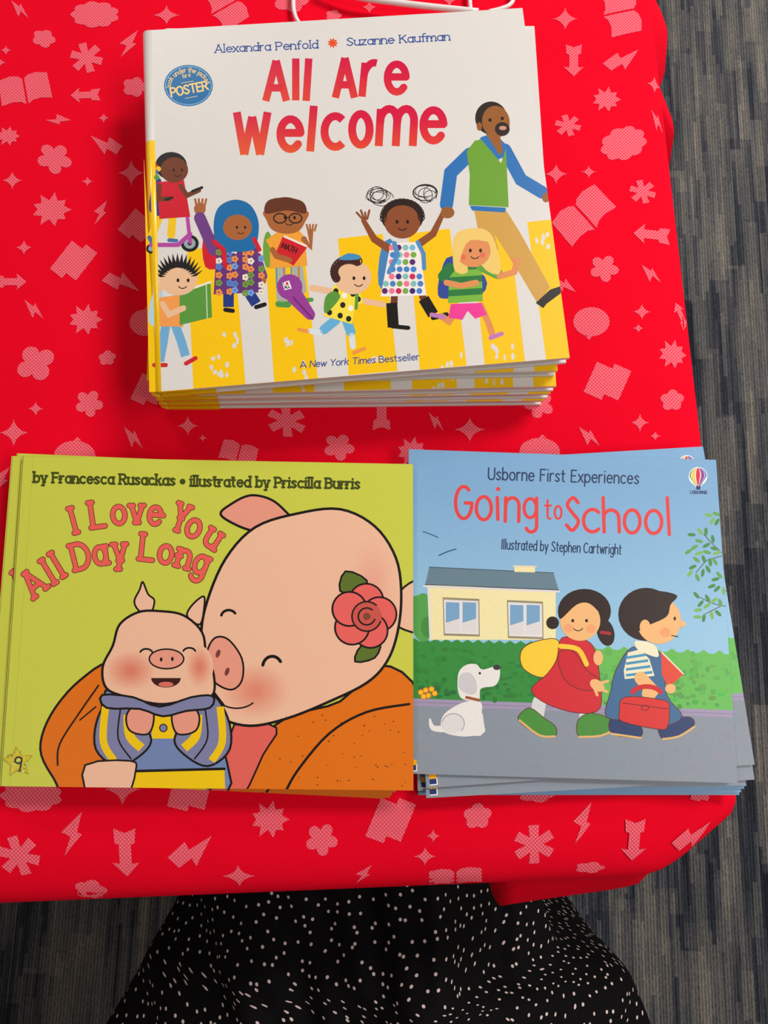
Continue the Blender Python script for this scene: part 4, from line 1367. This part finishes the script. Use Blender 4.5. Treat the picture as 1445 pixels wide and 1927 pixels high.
    for k, c in enumerate(((92, 150, 60), (240, 200, 90), (218, 38, 66), (146, 60, 140), (66, 100, 170))):
        t0, t1 = -1 + .4 * k + .04, -1 + .4 * (k + 1) - .04
        f = lambda t, s: 1314 + 16 * math.sin(t * math.pi / 2) * s
        left = [(f(t0, math.cos(math.radians(a)) if a < 0 else 1), 896 + 16 * math.sin(math.radians(a))) for a in range(-90, 1, 15)] + [(1314 + (f(t0, 1) - 1314) * .3, 914)]
        right = [(f(t1, math.cos(math.radians(a)) if a < 0 else 1), 896 + 16 * math.sin(math.radians(a))) for a in range(-90, 1, 15)] + [(1314 + (f(t1, 1) - 1314) * .3, 914)]
        A.poly(left[1:] + right[::-1][:-1], c)
    A.poly([(1310, 914), (1319, 914), (1318, 921), (1311, 921)], (44, 44, 100)).ell(1314.5, 913, 2.6, 2.2, (120, 160, 200))
    A.text('USBORNE', [(1299.5, 928.5), (1331, 929)], .72, 1.2, (44, 48, 110))
    # twigs
    A.line([(1359, 1040), (1340, 1022), (1325, 1005)], 1.6, (90, 90, 70), smooth=3).line([(1359, 1046), (1332, 1054), (1318, 1068), (1310, 1078)], 1.6, (90, 90, 70), smooth=4)
    A.line([(1366, 1141), (1340, 1135), (1318, 1124)], 1.6, (90, 90, 70), smooth=3).line([(1356, 1141), (1328, 1155)], 1.6, (90, 90, 70))
    for x, y, a in ((1334, 969, 10), (1349, 967, 20), (1341, 980, -60), (1350, 982, -60), (1302, 1006, 5), (1318, 1000, 50), (1329, 1000, 90), (1316, 1018, 15), (1342, 1014, 80), (1330, 1026, -30), (1307, 1030, -35), (1296, 1038, -35),
                    (1316, 1041, -15), (1331, 1039, 15), (1345, 1032, 10), (1350, 1040, -20), (1311, 1053, 40), (1325, 1052, 70), (1337, 1058, 85), (1346, 1057, 60), (1304, 1067, -25), (1299, 1079, -50), (1323, 1078, -80), (1333, 1071, 60), (1313, 1087, 65), (1347, 1090, -15), (1354, 1082, 50), (1340, 1103, -20), (1350, 1108, -45), (1362, 1112, 80),
                    (1311, 1120, 50), (1332, 1126, 60), (1319, 1136, -50), (1344, 1130, -40), (1356, 1134, 70), (1331, 1140, -35), (1314, 1148, -5), (1352, 1154, 45), (1313, 1161, 0), (1325, 1163, -80), (1340, 1158, 80)):
        A.ell(x, y, 8, 3.4, ((96, 160, 80), (70, 138, 72), (122, 178, 92))[int(x + y) % 3], rot=a, n=12)
    # small flower clump
    for x, y in ((792, 1303), (801, 1299), (812, 1297), (818, 1305), (806, 1309), (797, 1311)):
        A.ell(x, y, 5.5, 5.5, (230, 110, 40)).ell(x, y, 4.2, 4.2, (248, 190, 40))
    # plain white dog sitting
    DW, DG = (232, 228, 224), (150, 150, 158)
    A.line([(838, 1372), (815, 1370), (809, 1354)], [13, 10, 4], DW, smooth=4)
    A.poly([(872, 1322), (905, 1322), (906, 1352), (912, 1378), (880, 1386), (845, 1382), (830, 1370), (836, 1344)], DW, 5)
    A.ell(852, 1362, 22, 19, (222, 218, 216)).line(arc(853, 1362, 21, 19, 190, 400, 14), 1.5, DG)
    A.line([(862, 1381), (876, 1382)], 9, DW).line([(888, 1350), (890, 1379), (902, 1379)], 12, DW).line([(904, 1345), (908, 1373)], 9, DW)
    A.poly([(866, 1312), (862, 1270), (876, 1252), (896, 1250), (908, 1260), (936, 1254), (941, 1270), (932, 1290), (905, 1296), (900, 1318)], DW, 5)
    A.poly([(866, 1270), (884, 1266), (896, 1282), (896, 1304), (880, 1306), (864, 1294)], (204, 202, 206), 4)
    A.ell(935, 1256, 7, 5, (60, 58, 64)).ell(903, 1267, 2.2, 2.4, (30, 30, 30)).line([(876, 1312), (902, 1318)], 5.5, (160, 86, 52), cap='butt')
    # two plain school children
    SKN, INK = (240, 184, 122), (46, 30, 26)
    def shape(pts, col, sm=4, w=1.4):
        A.poly(pts, col, sm)
        A.line(pts, w, (96, 44, 36), smooth=sm, closed=True)
    # girl: red coat, yellow rucksack
    A.line([(1015, 1322), (1010, 1350)], 26, (214, 212, 214)).line([(1103, 1330), (1102, 1352)], 24, (214, 212, 214))
    shape([(985, 1338), (1000, 1333), (1025, 1352), (1046, 1368), (1044, 1386), (1015, 1384), (976, 1356)], (74, 142, 58))
    shape([(1088, 1356), (1112, 1342), (1150, 1354), (1156, 1372), (1130, 1384), (1090, 1386)], (74, 142, 58))
    A.line([(978, 1356), (1015, 1384), (1044, 1386)], 4, (222, 178, 110), smooth=3).line([(1090, 1387), (1130, 1385), (1155, 1374)], 4, (222, 178, 110), smooth=3)
    shape([(1000, 1210), (1045, 1202), (1056, 1225), (1050, 1258), (1020, 1275), (985, 1258), (980, 1228)], (246, 204, 56))
    shape([(1058, 1200), (1105, 1206), (1122, 1230), (1128, 1270), (1130, 1332), (1090, 1342), (1030, 1325), (1000, 1298), (1030, 1268), (1048, 1240)], (210, 42, 52))
    A.line([(1055, 1216), (1088, 1222), (1104, 1250)], 9, (246, 204, 56), smooth=4)
    shape([(1050, 1232), (1078, 1225), (1105, 1262), (1128, 1280), (1108, 1300), (1065, 1282)], (204, 38, 48))
    A.ell(1124, 1290, 15, 10, SKN, 35).line([(1132, 1285), (1144, 1282)], 5, SKN).line([(1130, 1296), (1142, 1302)], 5, SKN).line([(1120, 1298), (1124, 1308)], 5, SKN)
    A.ell(1126, 1238, 9, 14, SKN)
    A.ell(1100, 1150, 50, 42, INK).ell(1140, 1190, 16, 26, INK, -15).ell(1040, 1172, 12, 12, INK)
    A.ell(1092, 1168, 38, 38, SKN).poly([(1054, 1165), (1060, 1128), (1100, 1118), (1135, 1140), (1136, 1160), (1110, 1136), (1085, 1138)], INK, 4)
    A.line([(1132, 1190), (1148, 1192)], 6, (170, 44, 44))
    A.ell(1078, 1168, 2.8, 3.2, INK).ell(1104, 1168, 2.8, 3.2, INK).line(arc(1088, 1178, 10, 9, 30, 150, 6), 1.8, INK).ell(1070, 1182, 9, 8, (240, 164, 112)).ell(1112, 1183, 9, 8, (240, 164, 112))
    # boy: dungarees, striped shirt, red case
    shape([(1150, 1352), (1180, 1348), (1206, 1366), (1206, 1386), (1170, 1386), (1148, 1376)], (44, 62, 108))
    shape([(1240, 1362), (1270, 1352), (1300, 1350), (1306, 1366), (1275, 1386), (1246, 1390)], (44, 62, 108))
    A.line([(1150, 1381), (1206, 1389)], 4, (222, 178, 110)).line([(1248, 1391), (1278, 1386), (1307, 1368)], 4, (222, 178, 110), smooth=3)
    shape([(1190, 1218), (1240, 1226), (1250, 1260), (1256, 1310), (1284, 1348), (1250, 1366), (1205, 1355), (1142, 1350), (1150, 1300), (1160, 1260)], (66, 108, 150))
    A.poly([(1244, 1226), (1288, 1268), (1258, 1294), (1246, 1270)], (226, 74, 52)).line([(1246, 1228), (1286, 1268)], 2.4, (240, 228, 200))
    SL = [(1182, 1228), (1205, 1222), (1222, 1240), (1232, 1272), (1176, 1278), (1174, 1262)]
    A.poly(SL, (240, 230, 196))
    for k in range(4):
        A.line([(1178, 1238 + k * 11), (1216 + k * 4, 1232 + k * 11)], 5, (70, 150, 190), cap='butt')
    A.line([(1206, 1276), (1228, 1300)], 24, SKN).ell(1222, 1305, 14, 12, SKN).ell(1262, 1296, 10, 9, SKN)
    A.line(arc(1217, 1308, 28, 16, 200, 340, 10), 9, (206, 40, 40))
    shape([(1176, 1312), (1250, 1318), (1260, 1335), (1256, 1368), (1238, 1372), (1172, 1358), (1166, 1340)], (216, 50, 48))
    A.line([(1172, 1323), (1256, 1334)], 1.6, (120, 30, 30)).line(arc(1214, 1332, 7, 5, 0, 360, 8), 1.5, (120, 30, 30), closed=True)
    A.poly([(1196, 1206), (1230, 1212), (1240, 1232), (1232, 1236), (1200, 1222)], (240, 232, 200), 3)
    A.ell(1216, 1156, 52, 50, INK).ell(1240, 1168, 42, 44, SKN).poly([(1188, 1190), (1192, 1128), (1230, 1112), (1274, 1120), (1262, 1138), (1255, 1160), (1222, 1176)], INK, 4)
    A.ell(1284, 1174, 7, 6, SKN).ell(1214, 1180, 10, 14, SKN).ell(1270, 1164, 2.4, 3.6, INK).ell(1252, 1190, 10, 9, (238, 162, 110)).line([(1264, 1196), (1276, 1198)], 1.8, INK)
    # spine-side label
    A.poly([(770, 1438), (785, 1438), (785, 1452), (770, 1452)], (240, 240, 236)).poly([(770, 1440), (783, 1440), (783, 1450), (770, 1450)], (38, 56, 110)).poly([(770, 1430), (784, 1430), (784, 1440), (770, 1440)], (244, 176, 20))
ZB, TB = .0184, .0023
blue, lqB, fcB, locB = paperback('paperback_book', QB, ZB, TB, (138, 146, 158), draw_blue, (120, 140, 165), 'topmost light blue paperback with a red title, nearest right', 'blue paperback picture books')
LAB_B = ['blue paperback directly under the top one, turned so its right edge sticks out',
         'blue paperback third from the top of the right stack, its grey front corner showing',
         'blue paperback fourth from the top of the right stack',
         'upside-down blue paperback fourth from the bottom of the right stack, sky side to the front',
         'upside-down blue paperback third from the bottom of the right stack',
         'upside-down blue paperback second from the bottom of the right stack',
         'lowest blue paperback of the right stack, lying on the red cloth']
SPEC = [(1, 2, (1323, 841), (1420, 1438)), (3, 2, (800, 1502), (1423, 1467)), (3, 2, (790, 1488), (1400, 1478)),
        (1, 0, (792, 1490), (1404, 1479)), (1, 0, (790, 1492), (1400, 1484)), (1, 0, (790, 1494), (1391, 1491)), (1, 0, (792, 1496), (1385, 1496))]
for i, (ia, ib, pa, pb) in enumerate(SPEC):
    c = copy_tree(blue)
    z = ZB - TB * (i + 2)
    fit(c, lqB, ia, ib, pa, pb, z, z + TB - .0006)
    c['label'] = LAB_B[i]

# ------------------------------------------------------------------ white wire stand
WIRE = mat('white_coated_wire', (226, 222, 220), .35, .5)
ws = empty('wire_stand', (0, .47, 0), 0, 'white coated wire stand lying behind the hardcover stack', 'stand')
def wpath(px, z, n=6):
    q = [unp(x, y, z) for x, y in px]
    return [(p[0], p[1] - .47, z) for p in catmull([tuple(v) for v in q], n)]
bm = bmesh.new()
add_tube(bm, wpath([(575, 56), (563, 44), (555, 28), (552, 8), (553, -30), (556, -90), (565, -120), (620, -135), (800, -135), (940, -130), (966, -110), (970, -60), (967, -8), (960, 8), (944, 16), (920, 22)], .005), .0016)
bm_obj('base_loop', bm, WIRE, ws, True)
bm = bmesh.new()
add_tube(bm, wpath([(604, -30), (660, -8), (770, 8), (900, 22)], .0095), .0023)
bm_obj('cross_bar', bm, WIRE, ws, True)
bm = bmesh.new()
add_tube(bm, wpath([(880, -132), (882, -60), (884, 0), (887, 30)], .005), .0016)
bm_obj('prong', bm, WIRE, ws, True)

# ------------------------------------------------------------------ person in a dotted skirt, and the chair
def skirt_material():
    m = mat('dotted_black_cloth', (9, 8, 9), .8, .08)
    nt = m.node_tree
    uv = N(m, 'ShaderNodeUVMap')
    v = N(m, 'ShaderNodeTexVoronoi', voronoi_dimensions='2D')
    v.inputs['Scale'].default_value = 88
    v.inputs['Randomness'].default_value = .85
    nt.links.new(uv.outputs[0], v.inputs['Vector'])
    f = math_node(m, 'LESS_THAN', v.outputs['Distance'], .122)
    nt.links.new(mix_col(m, f, lin((9, 8, 9)), lin((205, 186, 182))), nt.nodes['Principled BSDF'].inputs['Base Color'])
    return m
SKZ = -.265
def edge_x(tab, y):
    for (ya, xa), (yb, xb) in zip(tab, tab[1:]):
        if yb <= y <= ya:
            t = (ya - y) / (ya - yb)
            return xa + (xb - xa) * t
    return tab[0][1] if y > tab[0][0] else tab[-1][1]
def edge_tab(px):
    t = [(unp(x, y, SKZ).y, unp(x, y, SKZ).x) for x, y in px]
    return sorted(t, reverse=True)
LE = edge_tab([(360, 1600), (326, 1690), (285, 1765), (245, 1840), (195, 1927), (170, 1980), (160, 2100)])
RE = edge_tab([(1000, 1600), (1026, 1695), (1040, 1745), (1062, 1796), (1148, 1803), (1195, 1833), (1212, 1880), (1232, 1930), (1240, 1990), (1230, 2100)])
def sk_top(x, y, xl, xr):
    c = (xl + xr) / 2
    hw = (xr - xl) / 2
    u = (x - c) / hw
    back = smooth01((-.2 - y) / .2)
    z = -.205 + .035 * back
    z -= .085 * abs(u) ** 2.6
    # ridge in the middle, a thigh to each side
    z += (.03 + .05 * back) * math.exp(-((x - .03 - .01 * back) / (.042 + .012 * back)) ** 2)
    z += .012 * math.exp(-((x + .11) / .05) ** 2) + .012 * math.exp(-((x - .14) / .04) ** 2)
    # folds fanning from the waist
    ang = math.atan2(x - .02, y + .62)
    rr = math.hypot(x - .02, y + .62)
    z += .006 * math.sin(ang * 26 + 1.2 * math.sin(rr * 30)) * smooth01(rr / .3)
    z += .0035 * math.sin(ang * 61 + rr * 22 + 1) * smooth01(rr / .3)
    return z
bm = bmesh.new()
uvl = bm.loops.layers.uv.new('UVMap')
NY, NX, ND = 90, 110, 14
rows = []
for j in range(NY + 1):
    y = -.07 - .46 * j / NY
    xl, xr = edge_x(LE, y), edge_x(RE, y)
    pts = []
    zl, zr = sk_top(xl, y, xl, xr), sk_top(xr, y, xl, xr)
    for k in range(ND):
        t = 1 - k / ND
        pts.append(Vector((xl - .006 * math.sin(t * 9 + y * 40) * t + .02 * t, y, zl - .28 * t)))
    for k in range(NX + 1):
        x = xl + (xr - xl) * k / NX
        pts.append(Vector((x, y, sk_top(x, y, xl, xr))))
    for k in range(1, ND + 1):
        t = k / ND
        pts.append(Vector((xr + .006 * math.sin(t * 9 + y * 35) * t - .02 * t, y, zr - .28 * t)))
    rows.append(pts)
# smooth rows along y, then round the edge
for _ in range(2):
    rows = [[(rows[max(j - 1, 0)][k] + rows[j][k] * 2 + rows[min(j + 1, NY)][k]) / 4 if 0 < j < NY else rows[j][k] for k in range(len(rows[j]))] for j in range(NY + 1)]
    rows = [[(r_[max(k - 1, 0)] + r_[k] * 2 + r_[min(k + 1, len(r_) - 1)]) / 4 for k in range(len(r_))] for r_ in rows]
vv = [[bm.verts.new(p) for p in r_] for r_ in rows]
# cloth coordinates: lengths along the surface
mid = len(rows[0]) // 2
U = []
for r_ in rows:
    u = [0.0] * len(r_)
    for k in range(mid + 1, len(r_)):
        u[k] = u[k - 1] + (r_[k] - r_[k - 1]).length
    for k in range(mid - 1, -1, -1):
        u[k] = u[k + 1] - (r_[k] - r_[k + 1]).length
    U.append(u)
Vv = [[0.0] * len(rows[0])]
for j in range(1, NY + 1):
    Vv.append([Vv[-1][k] + (rows[j][k] - rows[j - 1][k]).length for k in range(len(rows[0]))])
for j in range(NY):
    for k in range(len(rows[0]) - 1):
        f = bm.faces.new((vv[j][k], vv[j + 1][k], vv[j + 1][k + 1], vv[j][k + 1]))
        f.smooth = True
        for lp, (jj, kk) in zip(f.loops, ((j, k), (j + 1, k), (j + 1, k + 1), (j, k + 1))):
            lp[uvl].uv = (U[jj][kk], Vv[jj][kk])
# hanging front over the knees
fr = vv[0]
lowv = [bm.verts.new(v.co + Vector((0, .02, -.3 if ND < i < len(fr) - ND else -.3 * min(i, len(fr) - 1 - i) / ND))) for i, v in enumerate(fr)]
for k in range(len(fr) - 1):
    try:
        f = bm.faces.new((fr[k], fr[k + 1], lowv[k + 1], lowv[k]))
        f.smooth = True
        for lp, (uu, v_) in zip(f.loops, ((U[0][k], 0), (U[0][k + 1], 0), (U[0][k + 1], -.3), (U[0][k], -.3))):
            lp[uvl].uv = (uu, v_)
    except ValueError:
        pass
PX, PY = -.01, -.5
person = empty('person', (PX, PY, FLOORZ), 0, 'person seated at the table in a black skirt with small white dots', 'person')
me = bpy.data.meshes.new('skirt')
bm.to_mesh(me)
bm.free()
sk = link_obj('skirt', me, person, [skirt_material()])
sk.location = (-PX, -PY, -FLOORZ)
sol = sk.modifiers.new('thickness', 'SOLIDIFY')
sol.thickness = .0012
sol.offset = -1
tag(sk, 'black skirt with small white dots')

def skin(name, joints, edges, material, parent, sub=2):
    me = bpy.data.meshes.new(name)
    me.from_pydata([j[:3] for j in joints], edges, [])
    o = link_obj(name, me, parent, [material])
    md = o.modifiers.new('skin', 'SKIN')
    md.use_smooth_shade = True
    me.update()
    if not me.skin_vertices:
        bpy.context.view_layer.objects.active = o
    for i, sv in enumerate(me.skin_vertices[0].data):
        r_ = joints[i][3]
        sv.radius = (r_, r_) if not isinstance(r_, tuple) else r_
        sv.use_root = i == 0
    s = o.modifiers.new('sub', 'SUBSURF')
    s.levels = s.render_levels = sub
    return o
SKIN = mat('skin', (205, 150, 120), .55, .3)
# joints relative to the person's base (floor), x right, y towards the table
J = [(0, -.10, .47, .095), (0, -.14, .70, .105), (0, -.13, .88, .115), (0, -.10, 1.02, .07), (0, -.085, 1.09, .055), (0, -.05, 1.16, .088), (0, -.035, 1.24, .112), (0, -.04, 1.32, .07)]
E_ = [(i, i + 1) for i in range(7)]
for s in (-1, 1):
    b = len(J)
    J += [(s * .07, -.06, .43, .07), (s * .08, .20, .41, .055), (s * .085, .36, .40, .047), (s * .085, .37, .25, .042), (s * .085, .36, .08, .034), (s * .09, .45, .035, .03)]
    E_ += [(0, b), (b, b + 1), (b + 1, b + 2), (b + 2, b + 3), (b + 3, b + 4), (b + 4, b + 5)]
    a = len(J)
    J += [(s * .15, -.11, .99, .05), (s * .21, -.16, .80, .038), (s * .235, -.16, .70, .034), (s * .22, -.05, .64, .027), (s * .20, .02, .615, .022), (s * .195, .05, .61, .026)]
    E_ += [(2, a), (a, a + 1), (a + 1, a + 2), (a + 2, a + 3), (a + 3, a + 4), (a + 4, a + 5)]
    for q in range(4):
        f0 = len(J)
        fx = s * (.195 + (q - 1.5) * .015)
        L_ = (.062, .07, .066, .052)[q]
        J += [(fx, .075, .612, .009), (fx, .075 + L_ * .55, .608, .008), (fx, .075 + L_ * .95, .598, .007)]
        E_ += [(a + 5, f0), (f0, f0 + 1), (f0 + 1, f0 + 2)]
    f0 = len(J)
    J += [(s * .17, .045, .612, .010), (s * .15, .075, .61, .0085)]
    E_ += [(a + 5, f0), (f0, f0 + 1)]
body = skin('body', J, E_, SKIN, person)
TOPM = mat('black_knit', (18, 17, 19), .85, .2)
T_ = [(0, -.09, .45, .17), (0, -.14, .70, .122), (0, -.13, .88, .13), (0, -.105, 1.0, .075)]
TE = [(0, 1), (1, 2), (2, 3)]
for s in (-1, 1):
    a = len(T_)
    T_ += [(s * .155, -.11, .985, .06), (s * .213, -.16, .80, .05), (s * .24, -.16, .70, .045), (s * .228, -.08, .655, .038)]
    TE += [(2, a), (a, a + 1), (a + 1, a + 2), (a + 2, a + 3)]
skin('knit_top', T_, TE, TOPM, person)
HR = mat('brown_hair', (60, 40, 28), .5, .4)
skin('hair', [(0, -.055, 1.335, .105), (0, -.115, 1.26, .115), (0, -.13, 1.12, .09), (0, -.135, .99, .05)], [(0, 1), (1, 2), (2, 3)], HR, person)
EYE = mat('eye_dark', (30, 24, 22), .2, .5)
for s in (-1, 1):
    bm = bmesh.new()
    bmesh.ops.create_icosphere(bm, subdivisions=2, radius=.011, matrix=Matrix.Translation((s * .032, .048, 1.235)))
    bm_obj('eye', bm, EYE, person, True)
bm = bmesh.new()
add_tube(bm, [(-.024, .030, 1.165), (0, .037, 1.162), (.024, .030, 1.165)], .005, 8)
bm_obj('mouth', bm, mat('lips', (170, 84, 80), .5), person, True)
bm = bmesh.new()
add_tube(bm, [(0, .048, 1.238), (0, .062, 1.21), (0, .046, 1.195)], [.007, .011, .008], 8)
bm_obj('nose', bm, SKIN, person, True)
SHOE = mat('black_shoe', (24, 22, 22), .5)
for s in (-1, 1):
    skin('shoe', [(s * .085, .34, .045, .042), (s * .09, .42, .036, .038), (s * .092, .49, .028, .028)], [(0, 1), (1, 2)], SHOE, person)

chair = empty('chair', (PX, PY - .05, FLOORZ), 0, 'dark chair under the seated person in the dotted skirt', 'chair')
bm = bmesh.new()
add_box(bm, -.21, .21, -.22, .20, .30, .335, .012)
bm_obj('seat', bm, mat('chair_plastic', (36, 36, 40), .5), chair)
for s in (-1, 1):
    for t in (-1, 1):
        bm = bmesh.new()
        add_tube(bm, [(s * .2, t * .2, 0), (s * .18, t * .17, .302)], .011)
        bm_obj('leg', bm, DARK, chair, True)
bm = bmesh.new()
add_box(bm, -.2, .2, -.25, -.228, .30, .74, .008)
bm_obj('backrest', bm, bpy.data.materials['chair_plastic'], chair)
for o in bpy.data.objects:
    if 'only_top' in o.keys():
        del o['only_top']
